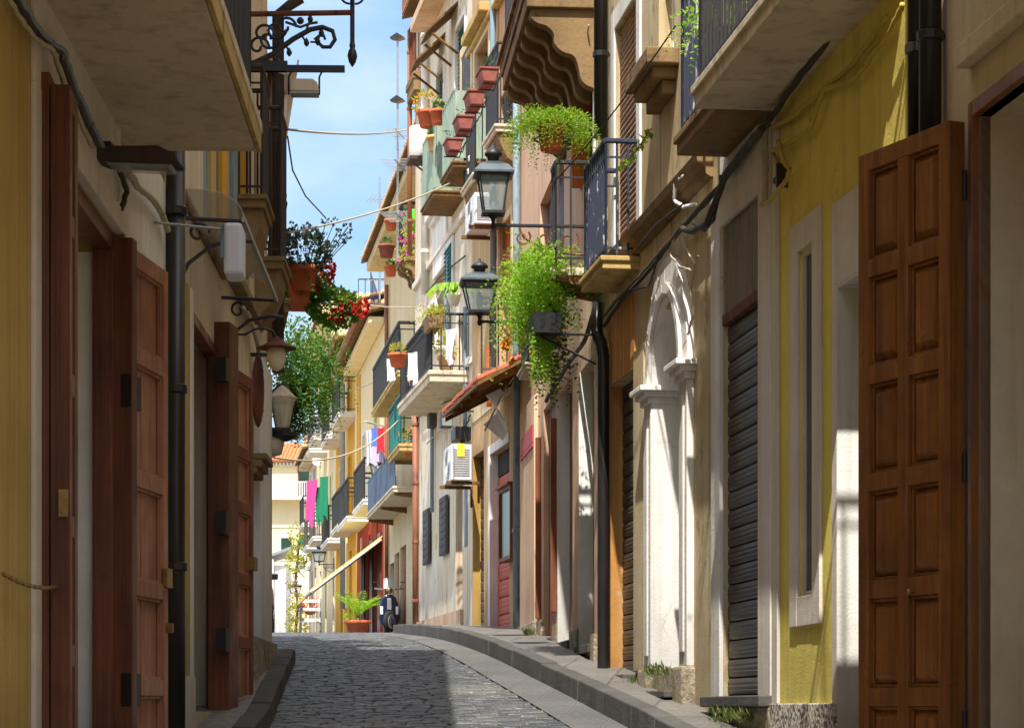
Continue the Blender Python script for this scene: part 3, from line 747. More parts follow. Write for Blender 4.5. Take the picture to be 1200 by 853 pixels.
# shutter bay
a, b, c, e = sh; zsp = F3.z(870, 357)
B3.roller('roller_shutter', (a, b, c, zsp - .05), .03, m_steel, .125)
mb = MB().box(a, b, -.05, .01, zsp - .05, zsp + .02); B3.part('shutter_lintel', mb, m_rust, bevel=.004)
mb = MB(); n = 22
for i in range(n):
    x0 = a + (b - a) * i / n; x1 = a + (b - a) * (i + 1) / n
    mb.prism([(x0, -.03), (x0 + (x1 - x0) * .2, -.008), (x0 + (x1 - x0) * .6, -.008), (x0 + (x1 - x0) * .8, -.03), (x1, -.03), (x1, -.05), (x0, -.05)], zsp + .02, e, 2)
B3.part('shutter_box', mb, m_corr)
mb = MB().box(b, b + .27, 0, .03, .05, 3.45); B3.part('door_surround', mb, m_white, bevel=.005)
mb = MB().box(0.002, a, 0, .028, .05, 3.5); mb.box(a, b, 0, .026, e, e + .5); B3.part('door_surround', mb, m_trim, bevel=.005)
mb = MB().box(0, b + .3, -.05, .1, c - .07, c); B3.part('door_step', mb, m_kerb, bevel=.008)
mb = MB().box(.0, b + .28, -.2, .04, -.8, c - .075); B3.part('plinth', mb, m_rough)
# arch
N = 22; mb = MB()
def archpts(r, lift=1.08): return [(ca + r * math.cos(t), spr + r * lift * math.sin(t)) for t in np.linspace(0, math.pi, N)]
I, O = archpts(ar), archpts(aR)
for i in range(N - 1):
    q = [I[i], I[i + 1], O[i + 1], O[i]]
    mb.add([(x, y, z) for y in (-.3, .05) for x, z in q], [(0, 1, 2, 3), (4, 7, 6, 5), (0, 4, 5, 1), (2, 6, 7, 3)])
I2, O2 = archpts(ar + .03), archpts(ar + .1)
for i in range(N - 1):
    q = [I2[i], I2[i + 1], O2[i + 1], O2[i]]
    mb.add([(x, y, z) for y in (.05, .075) for x, z in q], [(4, 7, 6, 5), (0, 4, 5, 1), (2, 6, 7, 3)])
B3.part('archivolt', mb, m_white)
jb = MB()
for t_ in np.linspace(.2, math.pi - .2, 9):
    c_, s_2 = math.cos(t_), math.sin(t_)
    jb.tube([(ca + rr_ * c_, .0765, spr + rr_ * 1.08 * s_2) for rr_ in (ar + .03, ar + .1)], .002, 4)
    jb.tube([(ca + rr_ * c_, .0515, spr + rr_ * 1.08 * s_2) for rr_ in (ar + .1, aR)], .002, 4)
B3.part('stone_joints', jb, m_slab)
for sg in (-1, 1):
    x0, x1 = (ca - aR, ca - ar) if sg < 0 else (ca + ar, ca + aR)
    mb = MB().box(x0, x1, 0, .055, abase, spr - .1)
    jx = (ca - ar, ca - ar + .012) if sg < 0 else (ca + ar - .012, ca + ar)
    mb.box(jx[0], jx[1], -.3, .053, abase, spr)
    mb.box(x0 + .07, x1 - .07, .055, .07, abase + .1, spr - .2)
    pl = B3.part('pilaster', mb, m_white, bevel=.006)
    im = MB()
    for k, (o, z0, z1) in enumerate(((.025, -.1, -.05), (.06, -.05, -.01), (.095, -.01, .03))):
        im.box(x0 - (o if sg < 0 else .0), x1 + (o if sg > 0 else 0), -.28, .055 + o, spr + z0, spr + z1)
        xa, xb = (x1, x1 + o) if sg < 0 else (x0 - o, x0)
        im.box(xa, xb, -.28, .055 + o - .001, spr + z0, spr + z1)
    B3.part('impost', im, m_white, parent=pl, bevel=.006)
    bs = MB().box(x0 - .03, x1 + .03, -.05, .1, -.6, abase); B3.part('pedestal', bs, m_rough, parent=pl, bevel=.02)
mb = MB().box(ca - ar, ca + ar, -.3, -.26, abase, spr + ar * 1.1)
mb.box(ca - .025, ca + .025, -.26, -.235, abase, spr + ar); mb.box(ca - ar, ca + ar, -.26, -.238, spr - .06, spr)
for sg in (-1, 1):
    for z0, z1 in ((abase + .25, 1.1), (1.25, spr - .2)):
        x = ca + sg * ar * .5; q = ar * .32
        mb.box(x - q, x + q, -.26, -.246, z0, z1); mb.box(x - q + .05, x + q - .05, -.246, -.238, z0 + .05, z1 - .05)
B3.part('door', mb, m_white, bevel=.004)
mb = MB().box(ca - ar + .04, ca + ar - .04, -.3, .045, -.6, abase); B3.part('door_step', mb, m_rough, bevel=.015)
mb = MB().box(ca - ar + .02, ca + ar - .02, -.2, .16, abase - .22, abase - .17); B3.part('door_step', mb, m_kerb, bevel=.008)
# orange bay
a, b, c, e = od; q = F3.s(757); q2 = F3.s(711)
mb = MB(); mb.box(b, q2, 0, .012, .3, 3.35); mb.box(a, b, 0, .012, e, 3.35); B3.part('render_panel', mb, m_oran)
mb = MB().box(q, a, 0, .02, .3, e + .12); B3.part('door_surround', mb, m_cream, bevel=.004)
mb = MB().box(b - .001, b + .0, -.13, 0, c, e); mb.box(b - .006, b - .001, -.13, .01, c, e); B3.part('door_reveal', mb, m_oran)
B3.roller('roller_shutter', od, .1, m_steel, .13)
mb = MB().box(a - .05, b + .05, -.1, .12, c - .06, c); B3.part('door_step', mb, m_kerb, bevel=.008)
# string course, upper windows
cz = 3.62
B3.cornice(b - .5 - F3.s(745) + F3.s(862), F3.L, cz, [(.02, -.02), (.05, .0), (.06, .05), (.11, .08), (.12, .14)], m_stone, 'string_course')
B3.boards('shutter', w2, .05, m_pshut, slats=.05)
B3.trim(w2, .16, m_white, .02, False)
B3.window(w1, .1, m_pane, m_wplas, 1, 2)
mb = MB().box(w1[0] - .2, w1[1] + .12, 0, .24, w1[2] - .12, w1[2]); mb.box(w1[0] - .12, w1[1] + .06, 0, .18, w1[2] - .2, w1[2] - .12); mb.box(w1[0] - .05, w1[1] , 0, .1, w1[2] - .3, w1[2] - .2)
B3.part('window_sill', mb, m_stone, bevel=.012)
s1, zb = F3.hit(793, 183, .36)
B3.slab(.02, s1, zb, .36, .12, m_stone, 'bars', 1.05, m_blue, .09)
s1, zb = F3.hit(681, 343, .3)
B3.slab(F3.s(750), min(s1, F3.L + .05), zb, .3, .1, m_slaby, 'bars', .92, m_blue, .09, (1, 1), fat=1.1)
s_, _ = F3.hit(704, 100, .08)
B3.pipe([(s_, .08, 4.85), (s_, .08, 9.6)], .06, m_bpipe)
zt = 3.45
sb, _ = F3.hit(692, 380, .2); sd, _ = F3.hit(707, 600, .08); zq = F3.z(703, 410); zend = F3.z(707, 785)
B3.pipe([(sd + .12, .1, zt), (sd + .12, .12, zq + .12), (sd + .1, .11, zq + .03), (sd + .02, .09, zq - .06), (sd, .08, zq - .16), (sd, .08, zend), (sd + .03, .1, zend - .08), (sd + .16, .14, zend - .11)], .052, m_bpipe, clips=False)

# ---- B4: pink house with corbelled balcony and hanging ferns
B4 = Bld('house', 'pale pink house with narrow white doorways under a scroll-bracket balcony', F4)
dA = F4.rect(696, 680, (688, 426), (686, 756)); dB = F4.rect(671, 655, (663, 452), (662, 752)); dC = F4.rect(651, 637, (645, 470), (645, 748))
for d_, dep in ((dA, .14), (dB, .13), (dC, .1)): B4.hole(*d_, dep)
wA = F4.rect(697, 682, (690, 20), (690, 205)); B4.hole(*wA, .1)
wB = F4.rect(661, 633, (648, 205), (648, 335)); B4.hole(*wB, .12)
wC = F4.rect(679, 669, (674, 100), (674, 205)); B4.hole(*wC, .12)
B4.wall(10.4, m_pink)
for d_, m_, dep in ((dA, m_white, .12), (dB, m_beige, .11), (dC, m_rwood, .08)):
    a, b, c, e = d_
    if m_ is m_rwood: B4.boards('door', d_, dep - .02, m_rwood, 4)
    else:
        B4.boards('door', (a, b, c, e), dep, m_dwood if m_ is m_beige else m_gshut, 3)
        mb = MB().box(b - .008, b, -dep, .015, c, e); B4.part('door_reveal', mb, m_white)
    mb = MB().box(a - .03, b + .03, 0, .06, c - .08, c); B4.part('door_step', mb, m_kerb, bevel=.008)
segs = [(0, dA[0]), (dA[1], dB[0]), (dB[1], dC[0]), (dC[1], F4.s(632))]
mb = MB()
for a, b in segs: mb.box(a, b, 0, .035, -.2, .66 + .06 * a)
B4.part('plinth', mb, m_rough)
for x in (F4.s(652), F4.s(634)):
    mb = MB().box(x - .02, x + .05, 0, .06, 1.0, 3.0); B4.part('door_jamb', mb, m_rwood, bevel=.005)
a, b = F4.s(631), F4.s(614)
mb = MB().box(a, b, 0, .05, .5, F4.z(622, 475)); B4.part('pilaster', mb, m_pink, bevel=.006)
mb = MB().box(a - .01, b + .01, 0.0, .07, .45, .98); B4.part('pedestal', mb, m_rough, bevel=.015)
a, b, c, e = wA
B4.boards('shutter', wA, .08, m_dwood, 3)
mb = MB().box(b - .045, b - .004, -.07, .1, c, e); B4.part('shutter_leaf', mb, m_owood, bevel=.004)
B4.trim(wA, .09, m_white, .02, False)
B4.boards('door', wB, .09, m_purp, 6)
mb = MB().box(wB[0] + .28, wB[0] + .36, .02, .05, wB[2], wB[3] + .2); B4.part('door_post', mb, m_white)
B4.window(wC, .08, m_pane, m_rwood, 1, 2)
s1, zb = F4.hit(647, 326, .42)
B4.slab(F4.s(699), s1, zb, .42, .1, m_slab, 'bars', .9, m_iron, .12, (0, 1), 3, 'beam', m_plank)
s1, zb = F4.hit(589, 107, .62)
B4.slab(F4.s(700), s1, zb, .62, .22, m_stone, 'bars', .95, m_iron, .12, (1, 1), 7, 'scroll', m_stone)
mb = MB(); 
for k, (o, z0, z1) in enumerate(((.03, .22, .26), (.06, .26, .3))): mb.box(F4.s(700), s1 + o, -.01, .62 + o, zb + z0, zb + z1)
B4.part('balcony_moulding', mb, m_stone, bevel=.01)
s_, z_ = F4.hit(622, 445, .3)
B4.slab(F4.s(655), F4.s(655) + .9, F4.z(655, 432), .34, .06, m_slab, 'bars', .35, m_iron, .1, (1, 1))
s_ = F4.s(611); B4.pipe([(s_, .06, .75), (s_, .06, 10.2)], .045, m_gpipe)

# ---- B5: tan house with tiled awning
B5 = Bld('house', 'tan house with a small tiled awning roof above its red roller shutter', F5)
dA = F5.rect(597, 575, (585, 526), (590, 738)); B5.hole(*dA, .13)
dB = F5.rect(567, 554.2, (562, 530), (560, 740)); B5.hole(*dB, .14)
wA = F5.rect(601, 586, (595, 258), (595, 437)); B5.hole(*wA, .12)
wB = F5.rect(606, 586, (596, 100), (596, 170)); B5.hole(*wB, .1)
wC = F5.rect(576, 560, (570, 45), (570, 130)); B5.hole(*wC, .15)
B5.wall(12.8, m_tan, top=True)
mb = MB().box(0, F5.L, 0, .012, F5.z(580, 470), 12.7); 
up = MB()
for z0, z1 in ((F5.z(580, 475), F5.z(580, 437)), ): up.box(0, F5.L, 0, .01, z0, z1)
B5.part('render_panel', up, m_cream)
a, b, c, e = dA
B5.roller('roller_shutter', (a, b, c, e - .3), .1, m_rshut, .22)
B5.boards('transom', (a, b, e - .3, e), .1, m_dark, 2)
mb = MB().box(b - .008, b, -.13, .012, c, e); mb.box(b, b + .16, 0, .015, c, e + .12); mb.box(a, b, 0, .014, e, e + .12); B5.part('door_surround', mb, m_white, bevel=.003)
a, b, c, e = dB
B5.roller('roller_shutter', dB, .11, m_gshut, .14)
mb = MB().box(b - .008, b, -.14, .0, c, e); B5.part('door_reveal', mb, m_must)
B5.boards('door', wA, .08, m_owood, 4); B5.trim(wA, .1, m_cream, .03, False)
mb = MB().box(wA[1] + .35, wA[1] + .42, .05, .12, wA[2] - .3, wA[2] + .5); B5.part('door_post', mb, m_owood)
B5.boards('shutter', wB, .06, m_gshut, slats=.06)
B5.boards('shutter', wC, .11, m_gshut, slats=.06); B5.trim(wC, .14, m_cream, .05, False)
mb = MB().box(wC[0] - .25, wC[1] + .25, 0, .2, wC[3] + .16, wC[3] + .28); B5.part('window_hood', mb, m_slaby, bevel=.015)
mb = MB()
for a in (dA[1] + .16, ): mb.box(dA[0] - .5, F5.L, 0, .04, .4, 1.02)
# awning: sheet of red tiles on planks, outer edge seen from below
s0, s1 = F5.s(604), F5.L + .15
zo = F5.hit(540, 467, .75)[1]
sA, zA = F5.hit(556, 447, .78); sB, zB = F5.hit(517, 489, .78)
B5.tiles(min(sA, sB) - .25, max(sA, sB), .78, 0.0, (zA + zB) / 2, (zA + zB) / 2 + .42, m_tileb, .13, 'awning_roof')
for i in range(5):
    x = min(sA, sB) - .1 + i * (abs(sB - sA) + .2) / 4.3
    zz = (zA + zB) / 2
    B5.part('awning_rafter', MB().prism([(0, zz + .36), (.74, zz - .04), (.74, zz - .1), (0, zz + .28)], x - .03, x + .03, 0), m_plank)
    if i == 9: B5.part('awning_strut', MB().tube([(x, .02, zz - .35), (x, .6, zz - .06)], .025, 6), m_plank)
# balcony of the orange door
s1, zb = F5.hit(560, 449, .45)
B5.slab(F5.s(604), s1 - .1, zb, .45, .09, m_pink, 'bars', .95, m_gshut, .1, (1, 1))
for (pf, pn) in (((567, 176), (581, 150)), ((541, 232), (555, 206))):
    s1, zb = F5.hit(*pf, .3); s0, _ = F5.hit(*pn, .3)
    B5.slab(s0, s1, zb, .3, .09, m_slab, 'bars', 1.0, m_iron, .07, (1, 1), 1, 'corbel', m_stone)
a, b, c, e = F5.rect(556, 545, (550, 60), (550, 200)); B5.boards('door', (a, b, c, e), -.05, m_gshut, 3); B5.trim((a, b, c, e), .14, m_cream, .06, False)
mb = MB().box(0, F5.L, 0, .1, F5.z(580, 20), F5.z(580, 14)); B5.part('string_course', mb, m_slaby, bevel=.02)
s_ = F5.s(584); B5.pipe([(s_, .07, F5.z(584, 430)), (s_, .07, 12.5)], .04, m_gpipe)

# ---- B6: white house with teal shutters
B6 = Bld('house', 'stained white house with teal shutters and a large planted balcony', F6)
dA = F6.rect(542, 534, (538, 562), (538, 735)); B6.hole(*dA, .12)
wA = F6.rect(546, 535, (540, 28), (540, 112)); B6.hole(*wA, .1)
wB = F6.rect(521, 513, (517, 80), (517, 150)); B6.hole(*wB, .1)
wC = F6.rect(524, 511, (518, 318), (518, 390)); B6.hole(*wC, .16)
wD = F6.rect(546, 536, (540, 372), (540, 440)); B6.hole(*wD, .1)
wE = F6.rect(520, 512, (516, 168), (516, 235)); B6.hole(*wE, .1)
B6.wall(11.5, m_wwht)
B6.boards('door', dA, .1, m_cream and m_rwood, 3)
for w_ in (wA, wB, wE): 
    B6.boards('shutter', w_, .04, m_teal, slats=.06); B6.trim(w_, .08, m_white, .03)
B6.window(wC, .12); 
mb = MB(); a, b, c, e = wC; mb.box(a - .12, b + .12, 0, .04, e, e + .9); mb.box(a - .2, b + .2, 0, .16, e + .9, e + 1.02); mb.box(a - .16, b + .16, 0, .1, e + .82, e + .9)
B6.part('window_hood', mb, m_white, bevel=.01)
B6.boards('door', wD, .07, m_gshut, 4)
for p1, p2, yt, yb in ((527, 519, 582, 650), (506, 499.5, 597, 661)):
    a, b, c, e = F6.rect(p1, p2, ((p1 + p2) / 2, yt), ((p1 + p2) / 2, yb))
    mb = MB().box(a, b, .02, .06, c, e)
    for i in range(8): mb.box(a + .05, b - .05, .06, .068, c + (e - c) * (i + .2) / 8, c + (e - c) * (i + .8) / 8)
    B6.part('shutter', mb, m_gshut, bevel=.004)
a, b, c, e = F6.rect(548, 545, (546, 572), (546, 640)); B6.part('poster', MB().box(a, b, .004, .012, c, e), m_posb)
mb = MB().box(F6.s(543), F6.L, 0, .05, .6, F6.z(515, 722)); B6.part('plinth', mb, m_pink)
mb = MB().box(F6.s(503), F6.L, 0, .09, .6, F6.z(497, 732)); B6.part('plinth', mb, m_rough)
s_ = F6.s(491); B6.pipe([(s_, .06, 1.2), (s_, .06, F6.z(491, 470))], .05, m_brpipe)
s_ = F6.s(503); B6.pipe([(s_, .07, F6.z(503, 345)), (s_, .07, F6.z(503, 10))], .06, m_wpipe)
s_, _ = F6.hit(481, 100, .1); B6.pipe([(F6.L - .05, .1, F6.z(486, 300)), (F6.L - .05, .1, 11.3)], .04, m_brpipe)
for p_, y_, w_, h_ in ((527, 470, .35, .45), (512, 500, .3, .3)):
    a = F6.s(p_); z = F6.z(p_, y_); B6.part('meter_box', MB().box(a, a + w_, 0, .12, z, z + h_), m_trim if w_ > .3 else m_gshut, bevel=.01)
for p_, yt, yb in ((549, 360, 560), (529, 300, 440), (510, 440, 600)):
    a = F6.s(p_); B6.pipe([(a, .05, F6.z(p_, yb)), (a, .05, F6.z(p_, yt))], .03, m_gpipe, clips=False)
for zz in (F6.z(520, 452), F6.z(520, 285)):
    B6.part('string_course', MB().box(0, F6.L, 0, .06, zz - .1, zz), m_trim, bevel=.01)
a, b, c, e = F6.rect(532, 525, (528, 290), (528, 345)); B6.boards('shutter', (a, b, c, e), -.05, m_teal, slats=.06); B6.trim((a, b, c, e), .1, m_white, .04)
a, b, c, e = F6.rect(512, 505, (508, 360), (508, 425)); B6.boards('shutter', (a, b, c, e), -.05, m_gshut, slats=.06); B6.trim((a, b, c, e), .1, m_white, .04)
# big planted balcony
s0, zb = F6.hit(504, 447, .55); s1, _ = F6.hit(467, 488, .55)
BIG = (s0, s1, zb)
B6.slab(s0, s1, zb, .55, .16, m_slab, 'bars', .8, m_iron, .13, (1, 1))
# greenish panel balconies, one above the other
for pf, pn in (((517, 219), (531, 190)), ((494, 253), (508, 229))):
    s1, zb = F6.hit(*pf, .45); s0, _ = F6.hit(*pn, .45)
    B6.slab(s0, s1, zb, .45, .08, m_plank, 'panel', .95, m_gcoat, ends=(1, 1))
# little wooden rain hoods
for pf, pn, z_ in (((484, 79), (522, 79), 0), ((505, 27), (537, 27), 0)):
    s1, zb = F6.hit(*pf, .45); s0, _ = F6.hit(pn[0], pn[1], 0.0)
    mb = MB()
    for i in range(5):
        f = i / 5; mb.prism([(.45 * f, zb + .42 * (1 - f) + .0), (.45 * (f + .21), zb + .42 * (1 - f - .21)), (.45 * (f + .21), zb + .42 * (1 - f - .21) + .03), (.45 * f, zb + .42 * (1 - f) + .04)], s0, max(s1, s0 + .8), 0)
    h = B6.part('rain_hood', mb, m_plank)
    for x in (s0 + .06, max(s1, s0 + .8) - .06): B6.part('hood_bracket', MB().tube([(x, 0, zb - .3), (x, .4, zb - .0)], .022, 5), m_plank, parent=h)
zz = F6.hit(492, 15, .3)[1]; mb = MB().box(0, F6.L - 2.0, 0, .32, zz, zz + .15); B6.part('eaves', mb, m_pink, bevel=.01)
mb = MB().box(F6.L - .8, F6.L + .05, .05, .22, F6.z(482, 27), F6.z(482, 27) + .5); B6.part('gutter', mb, m_brpipe, bevel=.02)
B6.tiles(0, F6.L + .05, .22, -3, 11.55, 12.4, m_tile, .24)
zb = F6.z(490, 116)
B6.slab(F6.s(495), F6.L, zb, .14, .3, m_stone, 'bars', .9, m_rust, .12)

# ---- B7: cream corbelled house
B7 = Bld('house', 'cream house with corbelled flower balconies beyond the white house', F7)
dA = F7.rect(476, 469, (472, 640), (472, 736)); dB = F7.rect(468, 462.5, (465, 648), (465, 737))
wA = F7.rect(462, 457, (459, 660), (459, 735)); wB = F7.rect(489, 478, (484, 500), (484, 538)); wC = F7.rect(470, 461, (465, 392), (465, 445))
wD = F7.rect(486, 472, (480, 248), (480, 308))
for d_ in (dA, dB, wA, wB, wC, wD): B7.hole(*d_, .12)
B7.wall(10.9, m_cream)
for d_ in (dA, dB): B7.boards('door', d_, .08, m_rwood, 4)
B7.boards('door', wA, .08, m_gshut, 3); B7.boards('shutter', wB, .06, m_teal, slats=.07); B7.boards('shutter', wC, .06, m_green, slats=.07); B7.window(wD, .06)
for p1, p2, yb_, dep, th, rm, m_ in ((499, 455, 544, .62, .14, m_teal, m_slaby), (497, 436, 489, .62, .12, m_iron, m_slaby), (500, 464, 318, .6, .18, m_iron, m_stone)):
    s1, zb = F7.hit(p2 - 0, yb_, dep); s0 = F7.s(p1 + 6)
    B7.slab(max(s0, 0), min(s1, F7.L), zb, dep, th, m_, 'bars', .95, rm, .2, (1, 1), 3 if m_ is m_stone else 0, 'scroll', m_stone, fat=1.7)
s1, zb = F7.hit(430, 609, .6); s0, _ = F7.hit(461, 577, .6)
B7.slab(s0, min(s1, F7.L), zb, .6, .12, m_slab, 'panel', .75, m_bluep, ends=(0, 1), nbr=3, brk='beam', bmat=m_plank)
B7.tiles(-.2, F7.L + .15, .55, -4, 10.85, 12.2, m_tile2, .3)
mb = MB().box(0, F7.L + .1, 0, .42, 10.6, 10.82); B7.part('cornice', mb, m_cream, bevel=.03)
s_ = F7.s(456.5); B7.pipe([(s_, .07, 2), (s_, .07, 10)], .05, m_brpipe, clips=False)

def far_house(label, F, z1, wall, floors, wins, balc, shut, roof=True, tile=m_tile2, gut=None, doors=()):
    B = Bld('house', label, F); L = F.L; rs = []
    for zf in floors:
        for f in wins:
            rs.append((f * L - .5, f * L + .5, zf, zf + 2.1))
    for f, m_ in doors: rs.append((f * L - .5, f * L + .5, B.gz + .1, B.gz + 2.5))
    for r_ in rs: B.hole(*r_, .12)
    B.wall(z1, wall)
    for i, r_ in enumerate(rs):
        if i >= len(rs) - len(doors): B.boards('door', r_, .09, doors[i - len(rs) + len(doors)][1], 4)
        elif i % 3 == 1: B.window(r_, .08)
        else: B.boards('shutter', r_, .05, shut, slats=.08)
        if i < len(rs) - len(doors): B.trim(r_, .1, m_white if i % 2 else wall, .04)
    for zf, a, b, dep, rm, st in balc:
        B.slab(a * L, b * L, zf - .16, dep, .14, m_white, st, 1.0, rm, .16, (1, 1), fat=1.4)
    if roof:
        B.tiles(-.2, L + .2, .55, -3.5, z1 - .02, z1 + 1.0, tile, .28)
        mb = MB().box(-.1, L + .1, 0, .4, z1 - .28, z1 - .1); B.part('cornice', mb, wall, bevel=.04)
    if gut:
        mb = MB().tube([(-.2, .62, z1 - .02), (L + .2, .62, z1 - .02)], .08, 8); B.part('gutter', mb, gut)
    return B
# ---- B8 .. B11 and the house that closes the street
B8 = far_house('house with a rust red ground floor behind the palm pot', F8, 9.6, m_lcrm, [5.25], [.25, .7], [(5.1, .0, .42, .5, m_iron, 'bars'), (5.05, .5, .95, .6, m_iron, 'bars')], m_gshut, gut=m_brpipe)
mb = MB().box(0, F8.L, 0, .02, B8.gz, 5.0); o = B8.part('ground_floor_render', mb, m_red)
for f in (.12, .4, .72):
    mb = MB().box(F8.L * f - .5, F8.L * f + .5, .02, .05, B8.gz, B8.gz + 2.5); B8.part('door', mb, m_dwood if f < .5 else m_purp, bevel=.005)
    mb = MB().box(F8.L * f + .55, F8.L * f + .75, .02, .06, B8.gz, B8.gz + 2.8); B8.part('pilaster', mb, m_red if f < .5 else m_lcrm)
mb = MB().box(F8.L - 1.2, F8.L, 0, .03, 5.2, 9.2); B8.part('render_panel', mb, m_gold)
B9 = far_house('golden yellow house with white balconies and a brown gutter', F9, 10.4, m_gold, [5.3, 8.3], [.3, .72], [(5.25, .05, .42, .5, m_iron, 'bars'), (5.2, .58, .95, .5, m_iron, 'bars'), (8.4, .05, .42, .5, m_iron, 'bars'), (8.4, .6, .92, .5, m_iron, 'bars')], m_gshut, gut=m_brpipe, doors=((.3, m_rwood), (.7, m_gshut)))
mb = MB().box(0, .8, 0, .03, 5.3, 10); mb.box(F9.L * .44, F9.L * .56, 0, .03, 3, 10); B9.part('pilaster', mb, m_lcrm)
s_ = F9.L * .5; B9.pipe([(s_, .5, 10.35), (s_, .3, 10.0), (s_, .1, 9.7), (s_, .09, 3)], .09, m_gal, clips=False)
B10 = far_house('tall cream house with heavy cornice and clay tiled roof', F10, 12.9, m_lcrm, [5.6, 8.9], [.2, .5, .8], [(5.6, .05, .3, .7, m_gshut, 'bars'), (8.9, .08, .3, .7, m_gshut, 'bars'), (8.9, .42, .6, .6, m_gshut, 'bars'), (5.6, .42, .62, .7, m_gshut, 'bars')], m_teal, doors=((.1, m_rwood), (.5, m_gshut), (.8, m_rwood)))
mb = MB()
for o_, z0, z1 in ((.15, -.9, -.7), (.3, -.35, -.2), (.45, -.2, 0)):
    mb.box(-o_, F10.L + o_, -6, o_, 12.9 + z0, 12.9 + z1)
B10.part('cornice', mb, m_lcrm, bevel=.04)
mb = MB()
for i in range(28):
    y = -i * .22; mb.tube([(-.55, y, 12.95), (1.2, y, 13.55)], .1, 6)
B10.part('roof', mb, m_tile2)
B11 = far_house('low grey-white house with green shutters and white dishes', F11, 9.6, m_wwht, [6.9], [.25, .7], [(6.9, .1, .6, .5, m_iron, 'bars')], m_green, doors=((.2, m_gshut), (.6, m_rwood)))

EH = thing('house', 'pale cream house with orange hipped tile roof closing the street', 'house', (-15.5, 163, g(160)), 0)
ez = g(160); wz = (830 - 541) / FP * 160 - ez
mb = MB().box(-7.5, 2.9, -3, 7, -.5, wz); obj('wall', mb, m_lcrm, EH)
mb = MB(); hx0, hx1, hy0, hy1 = -8, 3.3, -3.5, 7.5; rz_ = wz + 1.75
rid = [(-4.5, 2, rz_), (.6, 2, rz_)]
mb.add([(hx0, hy0, wz), (hx1, hy0, wz), (hx1, hy1, wz), (hx0, hy1, wz)] + rid, [(0, 1, 5, 4), (1, 2, 5), (2, 3, 4, 5), (3, 0, 4), (0, 3, 2, 1)])
ro = obj('roof', mb, m_tile, EH)
mb = MB()
for i in range(46):
    x = hx0 + (i + .5) * (hx1 - hx0) / 46
    f = 1.0
    if x < -4.5: f = (x - hx0) / (-4.5 - hx0)
    if x > .6: f = (hx1 - x) / (hx1 - .6)
    mb.tube([(x, hy0, wz + .03), (x, hy0 + (2 - hy0) * f, wz + (rz_ - wz) * f + .03)], .1, 6)
for i in range(40):
    y = hy0 + (i + .5) * (hy1 - hy0) / 40; f = 1 - abs(y - 2) / (2 - hy0)
    mb.tube([(hx1, y, wz + .03), (hx1 - (hx1 - .6) * f, y, wz + (rz_ - wz) * f + .03)], .1, 6)
obj('roof_tiles', mb, m_tile, ro)
mb = MB()
for k in range(44): mb.box(-7.5 + k * .24, -7.5 + k * .24 + .12, -3.3, -3, wz - .25, wz - .05)
obj('cornice', mb, m_white, EH)
bz = (830 - 583) / FP * 160 - ez
mb = MB().box(-7.5, 2.9, -4.0, -3, bz - .2, bz); bo = obj('balcony', mb, m_white, EH)
mb = MB().tube([(-7.5, -3.95, bz + .95), (2.9, -3.95, bz + .95)], .05, 6)
for k in range(70): mb.box(-7.5 + k * .15, -7.5 + k * .15 + .07, -3.98, -3.92, bz, bz + .93)
obj('railing', mb, m_gshut and m_wpipe, bo)
for x in (-2.6, 1.6):
    mb = MB().box(x - .45, x + .45, -3.05, -2.98, bz, bz + 2.1); dd = obj('door', mb, m_rwood, EH)
    mb = MB().box(x - .36, x + .36, -3.08, -3.05, bz + .1, bz + 2.0); obj('pane', mb, m_pane, dd)
for x in (-1.8, .4):
    mb = MB().box(x - .45, x + .45, -3.05, -2.98, bz - 4.2, bz - 2.6); dd = obj('window', mb, m_trim, EH)
    mb = MB().box(x - .36, x + .36, -3.07, -3.05, bz - 4.1, bz - 2.7); obj('pane', mb, m_pane, dd)
mb = MB().box(-7.5, 2.9, -3.06, -3, bz - 2.0, bz - 1.9); obj('string_course', mb, m_trim, EH)
mb = MB().box(1.2, 2.2, 1.2, 2.2, rz_ - .8, rz_ + .7); obj('chimney', mb, m_tan, ro)

# ================================================================== LEFT SIDE
L1 = Bld('house', 'ochre house nearest on the left with an open dark red folding door', E1)
# opening between the near jamb (px 80) and the far jamb (px 134)
o1 = (E1.s(135), E1.s(55), -.75, 2.27); L1.hole(*o1, .3)
L1.wall(7.6, m_och)
L1.tiles(0, E1.L, .85, -3.5, 7.55, 8.7, m_tile, .24)  # unseen eaves, added with a wide overhang to cast the road shadow
mb = MB().box(0, E1.L, 0, .4, 7.2, 7.42); L1.part('cornice', mb, m_cream, bevel=.03)
a, b, c, e = o1
mb = MB().box(a - .42, a - .08, 0, .02, -1, 2.62); mb.box(a - .08, b + .38, 0, .018, e + .13, 2.82); mb.box(b + .05, b + .38, 0, .02, -1, e + .13); mb.box(0, a - .42, 0, .016, -1, 2.95)
L1.part('door_surround', mb, m_trim, bevel=.004)
fr = MB().box(a - .0, a + .07, -.1, .0, c, e); fr.box(a + .07, b, -.1, -.002, e - .08, e); L1.part('door_frame', fr, m_dwood, bevel=.006)
mb = MB().box(a - .08, b + .05, 0, .05, e, e + .11); L1.part('door_lintel', mb, m_trim, bevel=.006)
mb = MB().box(a + .001, a + .012, -.3, -.1, c, e - .08); mb.box(a, b, -.32, -.3, c, e); L1.part('door_reveal', mb, m_white)
mb = MB().tube([(a + .02, -.25, 1.3), (a + .14, -.25, 1.3), (a + .16, -.25, 1.33)], .012, 6); L1.part('door_bolt', mb, m_iron)

